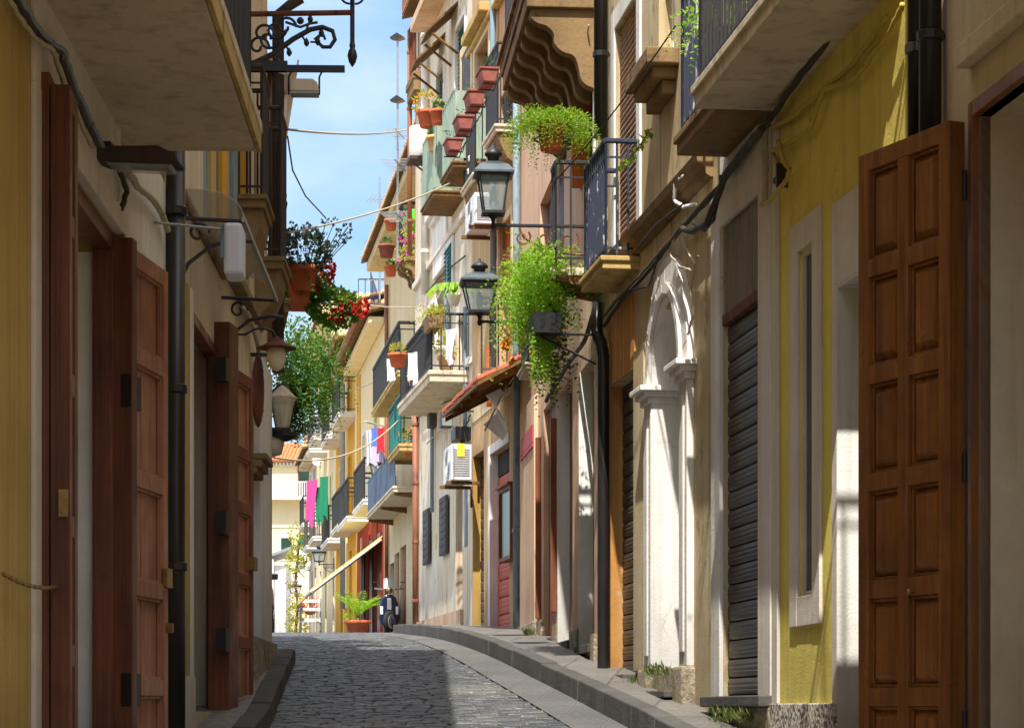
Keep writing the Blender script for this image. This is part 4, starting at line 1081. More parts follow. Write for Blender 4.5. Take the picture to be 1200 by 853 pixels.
def folded(B, hinge_s, ang, w_, h_, ztop, rows, rowh, mat, pm, stack=True, label=None, flip=False):
    """a folding door leaf (local x along the leaf), hinged at hinge_s and turned by ang from the wall"""
    mb, pb = panel_leaf(w_, h_, .075, rows, 1, mat, plank=True, rowh=rowh)
    lf = obj('door_leaf', mb, mat, B.root, bevel=.004, loc=(hinge_s, .045, ztop - h_ - B.gz), rz=ang)
    obj('door_panel', pb, pm, lf, bevel=.001)
    return lf
# far leaf: lies towards the far end of the wall
rws = [1.3, .9, 1, 1.15, .85]
lf = folded(L1, a - .02, R(180 - 8), .82, 2.86, 2.25, 5, rws, m_lwood, m_lwood)
for z in (.62, 2.05): obj('hinge', MB().box(-.09, .09, -.055, -.003, z, z + .16), m_blk, lf)
lk = MB().box(.735, .835, -.02, .058, 1.23, 1.33); lk.box(.77, .8, .056, .064, 1.25, 1.31); lk.box(.83, .86, .0, .03, 1.25, 1.31); obj('lock', lk, m_brass, lf, bevel=.004)
lk = MB().box(.79, .812, -.03, .0, 1.0, 1.05); lk.box(.77, .832, -.02, -.002, 1.02, 1.035); obj('keyhole_plate', lk, m_brass, lf)
ed = MB().box(-.09, -.002, -.06, .05, 0, 2.86); obj('hinge_stile', ed, m_dwood, lf, bevel=.005)
# near leaf: folded double, lying towards the camera
lf = folded(L1, b - .02, R(2), .27, 2.95, 2.42, 5, rws, m_dwood, m_lwood)
ed = MB().box(.0, .26, -.043, -.004, 0, 3.0); obj('folded_leaf', ed, m_dwood, lf, bevel=.004)
lk = MB().box(.235, .285, .03, .07, 1.27, 1.38); obj('lock', lk, m_brass, lf, bevel=.004)
s1, zb = E1.hit(300, 178, .64)
L1.slab(max(s1, 0.05), E1.L - .2, zb, .64, .15, m_slab, 'bars', 1.0, m_blk, .07, (1, 1), lip=.03)
mb = MB().box(max(s1, .05) - .02, E1.L - .2, .645, .665, zb + .0, zb + .13); L1.part('balcony_fascia', mb, m_slaby)
s_ = E1.s(206, .07); L1.pipe([(max(s_, .08), .07, -.8), (max(s_, .08), .07, 3.2)], .055, m_bpipe)

L2 = Bld('house', 'beige house on the left with a brown folding door and rusty upper shutters', E2)
o2 = (E2.s(256), E2.s(224), -.02, 2.5); L2.hole(*o2, .3)
o3 = (E2.s(296.5), E2.s(290.5), .2, 2.6); L2.hole(*o3, .06)
wU = (E2.s(292), E2.s(238), 3.2, 5.2)
L2.hole(*wU, .12)
L2.wall(7.6, m_beige)
a, b, c, e = o2
fr = MB().box(a, a + .06, -.08, .01, c, e); fr.box(b - .06, b, -.08, .01, c, e); fr.box(a + .06, b - .06, -.08, .008, e - .07, e); L2.part('door_frame', fr, m_dwood, bevel=.005)
mb = MB().box(a, b, -.32, -.3, c, e); L2.part('door_reveal', mb, m_white)
lf = folded(L2, a + .02, R(180 - 7), 1.0, 2.5, 2.44, 5, [1, .9, 1.05, .75, 1.1], m_rwood, m_lwood)
ed = MB().box(-.3, -.005, -.1, .05, -.02, 2.72); obj('folded_leaf', ed, m_dwood, lf, bevel=.006)
lk = MB().box(.9, 1.02, -.03, .058, 1.08, 1.18); lk.box(.94, .98, .056, .064, 1.1, 1.16); obj('lock', lk, m_brass, lf, bevel=.004)
for z in (.45, 1.25, 2.3): obj('hinge', MB().box(-.42, -.3, -.1, -.03, z, z + .16), m_blk, lf)
mb = MB().box(b + .02, b + .2, 0, .02, -.5, 2.6); L2.part('door_surround', mb, m_white, bevel=.004)
mb = MB().box(b + .2, b + .34, 0, .015, -.1, 2.6); L2.part('render_panel', mb, m_och)
mb = MB().box(b + .02, E2.L, 0, .03, -.9, .2); L2.part('plinth', mb, m_trim)
L2.roller('roller_shutter', o3, .04, m_steel, .1)
p0, p1 = E2.s(311), E2.s(297)
mb = MB().box(max(p0, 0.0), p1, 0, .06, .5, 2.95); pl = L2.part('pilaster', mb, m_white, bevel=.006)
mb = MB()
for o_, z0, z1 in ((.03, 1.88, 1.93), (.07, 1.93, 1.99), (.11, 1.99, 2.04)): mb.box(E2.s(296), E2.s(288), 0, .06 + o_, z0, z1)
L2.part('capital', mb, m_stone, bevel=.008)
mb = MB().box(0, E2.s(286), 0, .09, -.1, .58); L2.part('plinth', mb, m_rough, bevel=.01)
mb = MB().box(0, p1 + .03, 0, .07, 2.0, 2.05)
# rusty louvred shutters above
a, b, c, e = wU; mb = MB(); n = 9
L2.boards('shutter', wU, .06, m_dark, 2)
for i in range(n):
    x = a + (b - a) * (i + .5) / n; mm = (m_slaby, m_gold, m_slaby, m_gpipe, m_slaby, m_gold, m_stone, m_slaby, m_gpipe)[i]
    mb = MB().box(x - (b - a) / n * .4, x + (b - a) / n * .4, -.05, -.01 + .02 * (i % 2), c, e); L2.part('shutter_board', mb, mm, bevel=.003)
mb = MB().box(a - .05, b + .05, 0, .1, c - .08, c); L2.part('window_sill', mb, m_stone, bevel=.01)
# small corbelled balconies at the far end
for p_, y_, w_, d_, hh in ((319, 268, .8, .2, 1.0), (339, 335, .8, .24, 1.25)):
    s1, zb = E2.hit(p_, y_, d_); s1 = max(s1, .02)
    L2.slab(s1, s1 + w_, zb, d_, .1, m_stone, 'bars', hh, m_brown, .06, (1, 1), 1, 'corbel', m_stone)
s_, _ = E2.hit(315, 200, .1); L2.pipe([(.05, .1, 3.0), (.05, .1, 6.2), (.05, .3, 6.35)], .055, m_brown, clips=False)
L2.tiles(-.05, E2.L, .85, -3.5, 7.55, 8.7, m_tile, .24)  # unseen overhang, widened to carry the road shadow on without a step

L3 = Bld('house', 'shaded house on the left bend whose railings carry the red geraniums', E3)
L3.wall(5.75, m_beige, 7.0)
L3.tiles(-.1, E3.L + .1, .06, -3.5, 5.75, 7.0, m_tile, .24)
mb = MB(); pr = [(.02 + .13 + .13 * math.cos(t), 5.78 + .13 * math.sin(t)) for t in np.linspace(math.pi, 2 * math.pi, 9)]
pr2 = [(.02 + .13 + .115 * math.cos(t), 5.785 + .115 * math.sin(t)) for t in np.linspace(2 * math.pi, math.pi, 9)]
mb.prism(pr + pr2, E3.L - 3.0, E3.L + .12, 0); L3.part('gutter', mb, m_wpipe)
L3.pipe([(E3.L - .6, .15, 5.66), (E3.L - .5, .14, 5.5), (E3.L - .35, .12, 5.3), (E3.L - .3, .1, 5.1), (E3.L - .3, .1, 4.2)], .055, m_wpipe, clips=False)

# ================================================================== THINGS ON AND BETWEEN THE HOUSES
def on(F, px, py, d):
    """world place on a facade (d metres out from it) and its heading"""
    s_, z_ = F.hit(px, py, d); return F.W(s_, d, z_), F.ang
def wander(a, b, sag=0., n=14, jit=0.):
    a, b = Vector(a), Vector(b); out_ = []
    for i in range(n + 1):
        f = i / n; p = a.lerp(b, f); p.z -= sag * 4 * f * (1 - f)
        if 0 < i < n and jit: p += Vector((random.uniform(-jit, jit), random.uniform(-jit, jit), random.uniform(-jit, jit)))
        out_.append(p)
    return out_
def free(name, pts, r, mat, label, cat, n=6, group=None):
    """a loose thing made of one tube; its origin sits at the first point"""
    o0 = Vector(pts[0]); mb = MB().tube([Vector(p) - o0 for p in pts], r, n)
    return tag(obj(name, mb, mat, None, True, 0, o0), label, cat, group)

# ---- lanterns
def lantern(label, F, px, py, d, aw, ah, gt, gb, arm=True, z_up=.02, scroll=1, group='street lanterns on wall brackets', mat=m_lgal):
    """px,py: foot of the lamp at the end of its arm, d metres out; ah lamp height, aw cap width, gt/gb glass widths"""
    s_, z_ = F.hit(px, py, d)
    T = thing('wall_lantern', label, 'lantern', F.W(s_, 0, z_), F.ang, group)
    if arm:
        mb = MB().tube([(0, 0, 0), (0, d, 0)], .016, 6); mb.box(-.03, .03, -.005, .015, -.28, .06)
        br = obj('bracket_arm', mb, m_iron, T)
        sc = MB()
        k = 3 if d > .6 else 2
        for i in range(k):
            y0 = d * (.08 + .26 * i); r = d * .12 * (1 - .12 * i)
            pts = [(0, y0 + r + r * (1 - t / 9.5) * math.cos(t + 2.4), -.03 - r + r * (1 - t / 9.5) * math.sin(t + 2.4)) for t in np.linspace(0, 8, 26)]
            sc.tube(pts, .009, 5)
        sc.tube([(0, .0, -.26)] + [(0, d * .72 * math.sin(t), -.26 + .24 * (1 - math.cos(t))) for t in np.linspace(.15, 1.57, 10)], .011, 5)
        if scroll: obj('scroll_work', sc, m_rust if F is F4 else m_iron, br)
    cx, cy = 0, d; hb = ah * .12; hg = ah * .46
    fr = MB(); fr.lathe([(.012, -.06), (.028, -.03), (.016, 0), (.02, hb * .4), (gb * .35, hb * .8), (gb * .62, hb)], 8, (cx, cy, z_up))
    zb, zt = z_up + hb, z_up + hb + hg
    for sx in (-1, 1):
        for sy in (-1, 1):
            fr.tube([(cx + sx * gb / 2, cy + sy * gb / 2, zb), (cx + sx * gt / 2, cy + sy * gt / 2, zt)], .011, 4)
    for zz, w_ in ((zb, gb), (zt, gt)):
        q = w_ / 2 + .01
        for sx in (-1, 1):
            fr.box(cx + sx * q - .01, cx + sx * q + .01, cy - q - .01, cy + q + .01, zz - .012, zz + .012)
            fr.box(cx - q + .01, cx + q - .01, cy + sx * q - .01, cy + sx * q + .01, zz - .012, zz + .012)
    obj('lamp_frame', fr, m_iron, T)
    gl = MB(); a = [(sx * gb / 2, cy + sy * gb / 2, zb) for sx, sy in ((-1, -1), (1, -1), (1, 1), (-1, 1))]; b = [(sx * gt / 2, cy + sy * gt / 2, zt) for sx, sy in ((-1, -1), (1, -1), (1, 1), (-1, 1))]
    gl.add(a + b, [(0, 1, 5, 4), (1, 2, 6, 5), (2, 3, 7, 6), (3, 0, 4, 7)]); obj('lamp_glass', gl, m_glass, T)
    bu = MB().lathe([(.02, zb), (.02, zb + .05), (.035, zb + .09), (.03, zb + hg * .6), (.008, zb + hg * .75)], 8, (cx, cy, 0)); obj('bulb', bu, m_gpipe, T, True)
    cp = MB(); r2 = math.sqrt(2)
    cp.lathe([(aw / 2 * r2, zt + .012), (aw / 2 * r2, zt + .03), (aw * .36 * r2, zt + ah * .13), (aw * .2 * r2, zt + ah * .17), (aw * .13 * r2, zt + ah * .19)], 4, (cx, cy, 0), math.pi / 4)
    obj('lamp_cap', cp, mat, T)
    fi = MB().lathe([(aw * .14, zt + ah * .19), (aw * .15, zt + ah * .25), (aw * .22, zt + ah * .27), (aw * .22, zt + ah * .3), (aw * .14, zt + ah * .35), (.02, zt + ah * .38), (.012, zt + ah * .42)], 12, (cx, cy, 0)); obj('finial', fi, m_iron, T, True)
    return T
lantern('large grey street lantern with clear glass beside the fern pot', F4, 578, 264, .86, .36, .72, .26, .17)
lantern('grey street lantern with orange flowers at its foot', F4, 562, 377, .82, .4, .62, .33, .2)
lantern('small far lantern under the green-railed balcony with washing', F7, 441, 560, .45, .36, .5, .28, .18, group='small lanterns far up the street')
lantern('small far lantern at the low end of the cream awning', F10, 374, 661, .5, .5, .62, .42, .28, group='small lanterns far up the street')
lantern('small far lantern hanging over the climbing vine', F11, 346, 698, .5, .55, .6, .46, .34, group='small lanterns far up the street')

# ornate bracket at the top left
s_, z_ = E2.hit(410, 18, .82)
T = thing('lamp_bracket', 'ornate black iron lamp bracket with big scroll and hanging pendant', 'lamp bracket', E2.W(s_, 0, z_), E2.ang)
mb = MB().tube([(0, -.02, 0), (0, .84, .02)], .022, 8); mb.box(-.03, .03, -.01, .02, -.6, .1); ba = obj('bracket_arm', mb, m_rust, T)
mb = MB().tube([(0, 0, -.42), (0, .2, -.32), (0, .36, -.2), (0, .5, -.12), (0, .6, -.1), (0, .68, -.13), (0, .7, -.2), (0, .66, -.26), (0, .6, -.26), (0, .56, -.22), (0, .57, -.17), (0, .61, -.17), (0, .62, -.2)], .024, 8, .012)
for y0, z0, sg in ((.12, -.16, 1), (.22, -.12, -1), (.3, -.1, 1), (.08, -.26, 1), (.16, -.2, -1)):
    mb.tube([(0, y0 + .09 * (1 - t / 8) * math.cos(sg * t), z0 + .09 * (1 - t / 8) * math.sin(sg * t)) for t in np.linspace(0, 6.4, 18)], .012, 5)
for y0, z0, dy, dz in ((.3, -.24, .03, -.07), (.42, -.15, .05, -.08), (.47, -.12, .03, .08), (.2, -.33, .04, -.06), (.53, -.2, .06, .05), (.5, -.22, .06, .0)):
    mb.lathe([(.004, 0), (.022, .02), (.026, .035), (.012, .06), (.002, .075)], 6, (0, y0 + dy, z0 + dz - .03)); mb.tube([(0, y0, z0), (0, y0 + dy, z0 + dz)], .009, 5)
mb.tube([(0, .3, -.06), (0, .42, -.1), (0, .5, -.07), (0, .56, -.06)], .012, 5); mb.ball((0, .42, -.05), .03, 8, 6)
obj('scroll_work', mb, m_iron, T)
mb = MB().tube([(0, .84, -.26), (0, .84, .6)], .02, 8); po = obj('lamp_post', mb, m_iron, T)
mb = MB().lathe([(.004, -.42), (.03, -.38), (.042, -.33), (.032, -.29), (.02, -.27), (.026, -.25), (.02, -.22)], 10, (0, .84, 0)); obj('pendant', mb, m_iron, T, True)
for k in range(4):
    a = k * math.pi / 2
    mb = MB().tube([(math.cos(a) * (.02 + .07 * math.sin(t)), .84 + math.sin(a) * (.02 + .07 * math.sin(t)), .15 - .06 * math.cos(t)) for t in np.linspace(0, 3.14, 10)], .01, 5); obj('scroll_ring', mb, m_iron, po)
s2, z2 = E2.hit(404, 82, .8)
T = thing('flood_lamp', 'small floodlight hanging from a straight arm below the ornate bracket', 'floodlight', E2.W(s2, 0, z2), E2.ang)
mb = MB().box(-.02, .02, -.02, .8, -.02, .03); mb.box(-.03, .03, -.02, .35, -.02, .06); obj('arm', mb, m_iron, T)
mb = MB()
for y0 in (.36, .6): mb.tube([(0, y0 + .02, -.02), (0, y0, -.06), (0, y0, -.2)], .008, 5)
obj('hanger', mb, m_iron, T)
mb = MB().prism([(.38, -.12), (.41, -.09), (.55, -.09), (.59, -.12), (.6, -.19), (.37, -.19)], -.08, .08, 0); h = obj('lamp_housing', mb, m_slab, T, bevel=.01)
obj('lamp_glass', MB().box(-.075, .075, .375, .595, -.205, -.192), m_gal, h)
# long flat street light on the ochre wall
s_, z_ = E1.hit(203, 200, .36)
T = thing('street_light', 'flat dark street light sticking out of the near left wall', 'street light', E1.W(E1.s(112), 0, E1.z(112, 176)), E1.ang - R(4))
mb = MB().prism([(0, .0), (.3, .0), (.36, -.03), (.4, -.08), (.34, -.085), (.05, -.07), (0, -.05)], -.09, .09, 0); h = obj('lamp_housing', mb, m_brown, T, bevel=.012)
obj('lamp_glass', MB().prism([(.06, -.072), (.36, -.086), (.35, -.1), (.08, -.085)], -.075, .075, 0), m_glass, h)
obj('arm', MB().box(-.05, .05, -.01, .08, -.04, .03), m_iron, T, bevel=.005)
# little bell lamp and boxes on the left wall
s_, z_ = E2.hit(309, 408, .2)
T = thing('wall_lamp', 'rusty bell-shaped wall lamp with frosted globe on a curved arm', 'wall lamp', E2.W(E2.s(278), 0, E2.z(278, 392)), E2.ang)
dd = .3
obj('arm', MB().tube([(0, 0, 0), (0, .06, .0), (0, .13, .04), (0, .2, .05), (0, .27, .03), (0, dd, -.02)], .009, 6), m_iron, T)
obj('back_plate', MB().box(-.02, .02, -.004, .01, -.06, .05), m_iron, T)
obj('shade', MB().lathe([(.02, -.02), (.05, -.035), (.06, -.06), (.15, -.1), (.155, -.108), (.05, -.1)], 14, (0, dd, 0)), m_rust, T, True)
obj('globe', MB().lathe([(.06, -.1), (.075, -.14), (.07, -.2), (.045, -.26), (.01, -.28)], 12, (0, dd, 0)), m_lcrm, T, True)
T = thing('wall_lamp', 'dark lantern fixed under the hanging ferns on the left wall', 'wall lamp', E2.W(.12, 0, E2.z(313, 470)), E2.ang)
obj('arm', MB().tube([(0, 0, 0), (0, .1, .12), (0, .16, .14)], .012, 6), m_iron, T)
obj('lamp_housing', MB().lathe([(.02, -.28), (.06, -.26), (.1, -.05), (.13, .02), (.05, .1), (.01, .13)], 8, (0, .14, 0)), m_slab, T)
obj('lamp_cap', MB().lathe([(.13, -.29), (.14, -.33), (.03, -.37)], 6, (0, .16, 0)), m_blk, T)
T = thing('loudspeaker', 'round grey horn fitting low on the shaded left wall corner', 'fitting', E2.W(.1, 0, E2.z(313, 520)), E2.ang)
obj('horn', MB().lathe([(.02, -.12), (.08, -.1), (.1, 0), (.08, .08), (.02, .1)], 10, (0, .06, 0)), m_slab, T, True)
obj('bracket', MB().box(-.08, .08, 0, .22, .1, .13), m_iron, T)
mb = MB().lathe([(.3, -.02), (.34, -.015), (.34, .015), (.3, .02)], 20, (0, 0, 0), 0, .5, 1)
s_, z_ = E2.hit(301, 458, .05)
T = thing('hanging_sign', 'carved rust-brown oval sign edge-on beside the bell lamp', 'sign', E2.W(s_, 0, z_), E2.ang)
mb = MB().prism([(.06 + .05 * math.cos(t), .3 * math.sin(t)) for t in np.linspace(0, 2 * math.pi, 20)[:-1]], -.03, .03, 0); obj('sign_board', mb, m_rust, T, bevel=.01)
for zz in (-.16, 0, .16): obj('sign_carving', MB().lathe([(.005, -.06), (.05, 0), (.005, .06)], 8, (-.02, .06, zz)), m_owood, T)
obj('bracket', MB().box(-.015, .015, 0, .2, .28, .31), m_iron, T)
# chain holding back the near leaf
a, _ = E1.hit(4, 672, .03); p0 = E1.W(a, .03, _); 
p1 = E1.W(E1.s(80) + .42, .1, E1.z(66, 681))
mb = MB(); pts = wander(p0, p1, .04, 26)
for i, (u, v) in enumerate(zip(pts[:-1], pts[1:])): mb.tube([u - pts[0], v - pts[0]], .006 if i % 2 else .009, 5)
tag(obj('door_chain', mb, m_brass, None, False, 0, pts[0]), 'thin brass chain hooked from ochre wall to folded door', 'chain')
# clear canopy over the second left door
s0, s1 = E2.s(260), E2.s(208); zc = E2.z(236, 300)
T = thing('door_canopy', 'curved clear plastic canopy on iron scroll brackets over the left door', 'canopy', E2.W(s0, 0, zc), E2.ang)
W_ = s1 - s0
mb = MB(); prof = [(.01, .14), (.18, .13), (.26, .11), (.34, .07), (.38, .02), (.4, -.04)]
mb.prism(prof + [(y - .002, z - .006) for y, z in reversed(prof)], 0, W_, 0); obj('canopy_sheet', mb, m_poly, T)
for x in (.04, W_ - .04):
    mb = MB().tube([(x, 0, -.03), (x, .4, -.05)], .013, 5); mb.tube([(x, .0, -.42), (x, .06, -.3), (x, .2, -.19), (x, .36, -.16), (x, .44, -.17)], .013, 5)
    mb.tube([(x, .12 + .07 * (1 - t / 9) * math.cos(t), -.12 + .07 * (1 - t / 9) * math.sin(t)) for t in np.linspace(0, 7.5, 20)], .01, 5)
    obj('scroll_bracket', mb, m_iron, T)
obj('rail', MB().box(0, W_, .38, .4, -.06, -.03), m_gal, T)
obj('wall_strip', MB().box(0, W_, -.002, .025, .1, .18), m_stone, T)
s_, z_ = E2.hit(275, 296, .45)
T = thing('light_box', 'white blank box hanging over the end of the clear canopy', 'box', E2.W(s_, .45, z_), E2.ang)
obj('casing', MB().box(-.12, .12, -.05, .05, -.14, .14), m_paper, T, bevel=.02)
obj('hanger', MB().tube([(0, -.02, .12), (0, -.44, .16)], .008, 5), m_gal, T)
obj('end_clip', MB().box(-.125, .125, -.065, -.045, -.05, .13), m_gpipe, T)

# ---- foliage
def leaves_blob(mb, c, r, n, w_, l, droop=.3):
    for _ in range(n):
        v = Vector((random.gauss(0, 1), random.gauss(0, 1), random.gauss(0, 1))).normalized()
        rr = random.uniform(.35, 1) ** .6
        p = Vector((c[0] + v.x * r[0] * rr, c[1] + v.y * r[1] * rr, c[2] + v.z * r[2] * rr))
        d = v + Vector((random.uniform(-.5, .5), random.uniform(-.5, .5), random.uniform(-.4, .5) - droop))
        k = random.uniform(.7, 1.3); mb.leaf(p, d, w_ * k, l * k)
def strand(mb, p, d, L, droop, w_, l, dens=26, curl=.25):
    """a frond: a bending stem lined with small leaves"""
    p = Vector(p); v = Vector(d).normalized(); n = max(4, int(L * dens)); st = L / n
    pts = [p.copy()]
    for i in range(n):
        v = (v + Vector((random.uniform(-curl, curl) * .4, random.uniform(-curl, curl) * .4, -droop * st * 6))).normalized(); p = p + v * st; pts.append(p.copy())
        f = 1 - .5 * i / n
        for k in range(2):
            s_ = v.cross(Vector((random.uniform(-1, 1), random.uniform(-1, 1), random.uniform(-.4, 1)))).normalized()
            mb.leaf(p, s_ + v * .55, w_ * f * random.uniform(.7, 1.3), l * f * random.uniform(.7, 1.3))
    return pts
def pot_mesh(r, h, n=14): return MB().lathe([(r * .68, 0), (r * .74, .01), (r * .95, h * .78), (r * 1.08, h * .78), (r * 1.1, h), (r * .96, h), (r * .9, h * .9)], n)
def potted(name, label, cat, loc, rz, r, h, pm, lm, kind, n, size, flower=None, nf=0, group=None, sat=None, w_=.012, l=.05):
    T = thing(name, label, cat, loc, rz, group)
    obj('pot', pot_mesh(r, h), pm, T, True)
    mb = MB()
    if kind == 'fern':
        for _ in range(n):
            a = random.uniform(0, 6.28); strand(mb, (math.cos(a) * r * .5, math.sin(a) * r * .5, h), (math.cos(a), math.sin(a), random.uniform(.5, 1.8)), size * random.uniform(.6, 1.15), random.uniform(.8, 1.5), w_, l)
    elif kind == 'bush': leaves_blob(mb, (0, 0, h + size * .6), (size, size, size * .8), n, w_, l, 0)
    elif kind == 'spike':
        for _ in range(n):
            a = random.uniform(0, 6.28); mb.leaf((0, 0, h * .9), (math.cos(a) * .5, math.sin(a) * .5, 1), w_, size * random.uniform(.6, 1.1))
    obj('leaves', mb, lm, T)
    if flower:
        fb = MB()
        for _ in range(nf):
            v = Vector((random.gauss(0, 1), random.gauss(0, 1), abs(random.gauss(0, 1)))).normalized() * size
            for k in range(5): fb.leaf((v.x, v.y, h + size * .5 + v.z * .8), (random.gauss(0, 1), random.gauss(0, 1), random.gauss(0, 1)), .018, .035)
        obj('flowers', fb, flower, T)
    return T
# fern pot in a ring on the small balcony rail
P, A = on(F4, 646, 178, .52)
T = potted('fern_pot', 'terracotta pot spilling bright feathery fern beside the large lantern', 'potted plant', P, A, .12, .23, m_terra, m_leaf, 'fern', 330, .46, w_=.009, l=.036)
obj('pot_ring', MB().tube([(.14 * math.cos(t), .14 * math.sin(t), .1) for t in np.linspace(0, 6.28, 16)], .009, 5), m_iron, T)
obj('holder_rod', MB().tube([(-.5, -.1, .0), (.4, -.1, 0.0)], .009, 5), m_iron, T)
# big hanging mass
P, A = on(F4, 637, 398, .5)
T = thing('hanging_plant', 'large mass of bright green trailing plant hanging under the fern balcony', 'hanging plant', P, A)
mb = MB()
for _ in range(620):
    x = random.uniform(-.1, .9); y = random.uniform(-.2, .2); z0 = random.uniform(.3, .82) - abs(x) * .18
    strand(mb, (x, y, z0), (random.uniform(-.4, .4), random.uniform(-.2, .3), random.uniform(-.3, .6)), random.uniform(.2, .52), 1.1, random.choice((.009, .012, .016)), random.uniform(.03, .05), 26)
st_ = MB()
for _ in range(16):
    x = random.uniform(-.1, .7); z0 = random.uniform(.2, .6); st_.tube([(x, 0, z0), (x + random.uniform(-.1, .1), random.uniform(-.1, .25), z0 - .1), (x + random.uniform(-.15, .15), random.uniform(-.1, .3), z0 - random.uniform(.3, .6))], .0025, 4)
obj('stems', st_, m_stem, T)
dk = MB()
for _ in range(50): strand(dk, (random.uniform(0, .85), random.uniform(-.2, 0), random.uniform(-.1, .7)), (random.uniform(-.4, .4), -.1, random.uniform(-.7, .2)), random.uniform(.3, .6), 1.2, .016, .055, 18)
obj('inner_leaves', dk, m_leafd, T)  # darker green set behind the bright leaves, shade for depth put into colour
for _ in range(40):
    strand(mb, (random.uniform(-.3, .0), random.uniform(-.1, .1), .1), (0, .1, -.5), random.uniform(.35, .6), 1.2, .012, .042, 26)
obj('leaves', mb, m_leafb, T)
obj('planter', MB().prism([(-.1, 0), (.1, 0), (.13, .17), (-.13, .17)], -.4, .4, 0), m_blk, T)
obj('planter_bracket', MB().tube([(-.3, .1, 0), (-.3, -.42, -.0), (-.3, -.42, -.25), (-.3, .05, -.02)], .012, 5), m_iron, T)
P, A = on(F4, 568, 400, .82)
T = thing('nasturtium', 'trailing nasturtium with orange and yellow flowers by the second lantern', 'flowering plant', P + Vector((0, .25, .05)), A)
mb = MB(); fb = MB(); pb_ = MB()
for i in range(9):
    pts = strand(mb, (0, -.62, .12), (random.uniform(-.5, .5), 1, random.uniform(-.2, .7)), random.uniform(.4, .85), .35, .022, .045, 9)
    for q in pts[::4]:
        if random.random() < .6:
            for k in range(7): fb.leaf(q, (random.gauss(0, 1), random.gauss(0, 1) , random.gauss(0, 1)), .03, .055)
obj('leaves', mb, m_leafy, T); obj('flowers', fb, m_flo, T)
obj('pot', MB().lathe([(.07, -.12), (.1, .06), (.11, .08), (.08, .08)], 12, (0, -.66, .05)), m_terra, T, True)
# tendril and fern at the right
P, A = on(F3, 742, 208, .05)
T = thing('creeper', 'single leafy creeper stem growing along the weathered wall', 'creeper', P, A)
mb = MB(); pts = strand(mb, (-1.1, .06, .12), (1, .05, -.12), 1.15, -.02, .03, .07, 15, .1); obj('leaves', mb, m_leaf, T); obj('stem', MB().tube(pts, .005, 4), m_stem, T)
P, A = on(F3, 846, 62, .28)
potted('fern_pot', 'small green fern behind the black railing of the near right balcony', 'potted plant', P, A, .1, .16, m_terra2, m_leafb, 'fern', 34, .36, w_=.013, l=.05)
# window boxes climbing along the rail
for i, (px, py, lb) in enumerate(((571, 101, 'topmost of the four'), (556, 128, 'second from top of the four'), (543, 156, 'third from top of the four'), (531, 180, 'lowest of the four'))):
    P, A = on(F5 if px > 552 else F6, px, py, .72)
    T = thing('window_box', lb + ' dusty terracotta window boxes on dark balcony railing', 'window box', P, A, 'window boxes on the dark railing')
    k_ = (.92, 1, .96, .86)[i]
    obj('trough', MB().prism([(-.07, 0), (.07, 0), (.1, .15 * k_), (-.1, .15 * k_)], -.21 * k_, .21 * k_, 0), m_terra2, T, bevel=.012)
    obj('rim', MB().box(-.225 * k_, .225 * k_, -.112, .112, .15 * k_, .18 * k_), m_terra2, T, bevel=.008)
    for sx in (-1, 1): obj('hook', MB().tube([(sx * .14, .1, -.012), (sx * .14, -.1, -.012), (sx * .14, -.13, .1), (sx * .14, -.2, .2)], .009, 5), m_iron, T)
    mb = MB(); leaves_blob(mb, (0, 0, .24), (.2, .08, .05), 26, .01, .06); obj('leaves', mb, m_leafd, T)
for F, px, py, d, r, h, pm, lb, lm, fl, sz in (
    (F6, 501, 150, .5, .15, .24, m_terra, 'terracotta pot with yellow flowers in front of white pipe', m_leafy, m_flo, .2),
    (F6, 514, 146, .42, .12, .2, m_terra, 'small empty-looking terracotta pot behind the panel balcony rail', m_leafd, None, .07),
    (F6, 510, 178, .4, .12, .22, m_tile2, 'sandy clay pot standing between the two panel balconies', m_leafd, None, .08),
    (F7, 458, 270, .62, .13, .22, m_terra, 'upper orange pot on the thin rail against the sky', m_leafd, None, .09),
    (F7, 453, 302, .72, .17, .26, m_terra2, 'wide ribbed terracotta pot hanging against the sky', m_leafd, None, .1),
    (F7, 458, 324, .6, .13, .22, m_terra, 'lowest orange pot of the column against the sky', m_leafd, None, .07),
    (F6, 466, 430, .72, .14, .2, m_terra, 'terracotta pot hung outside the railing of the planted balcony', m_leafy, None, .1),
    (F6, 511, 434, .25, .17, .34, m_clw, 'white checked pot on the planted balcony floor', m_leafy, None, .2),
    (F6, 523, 437, .25, .12, .24, m_tile2, 'small clay pot against the wall of the planted balcony', m_leafy, None, .16),
    (F6, 490, 462, .4, .13, .22, m_terra, 'clay pot with green shoots inside the planted balcony rail', m_leafb, m_flr, .15),
    (F7, 482, 535, .35, .17, .26, m_terra, 'clay pot with dry leaves on the teal-railed balcony', m_leafy, m_flo, .24),
    (F7, 474, 535, .35, .15, .24, m_terra2, 'dusty pot with dark leaves on the teal-railed balcony', m_leafd, None, .22)):
    P, A = on(F, px, py, d)
    potted('flower_pot', lb, 'flower pot', P, A, r, h, pm, lm, 'bush', 110, sz, fl, 14 if fl else 0, 'pots on the balconies', w_=.016, l=.06)
P, A = on(F6, 509, 385, .5)
T = thing('window_box', 'long trough of yellowish trailing plants on planted balcony rail', 'window box', P, A)
obj('trough', MB().prism([(-.08, 0), (.08, 0), (.11, .18), (-.11, .18)], -.1, .5, 0), m_stone, T)
mb = MB()
for _ in range(60): strand(mb, (random.uniform(-.3, .6), random.uniform(-.1, .1), .2), (random.uniform(-.6, .6), random.uniform(-.5, .5), random.uniform(.3, 1.2)), random.uniform(.15, .4), 1.3, .012, .045, 24)
obj('leaves', mb, m_leafy, T)
P, A = on(F7, 483, 266, .7)
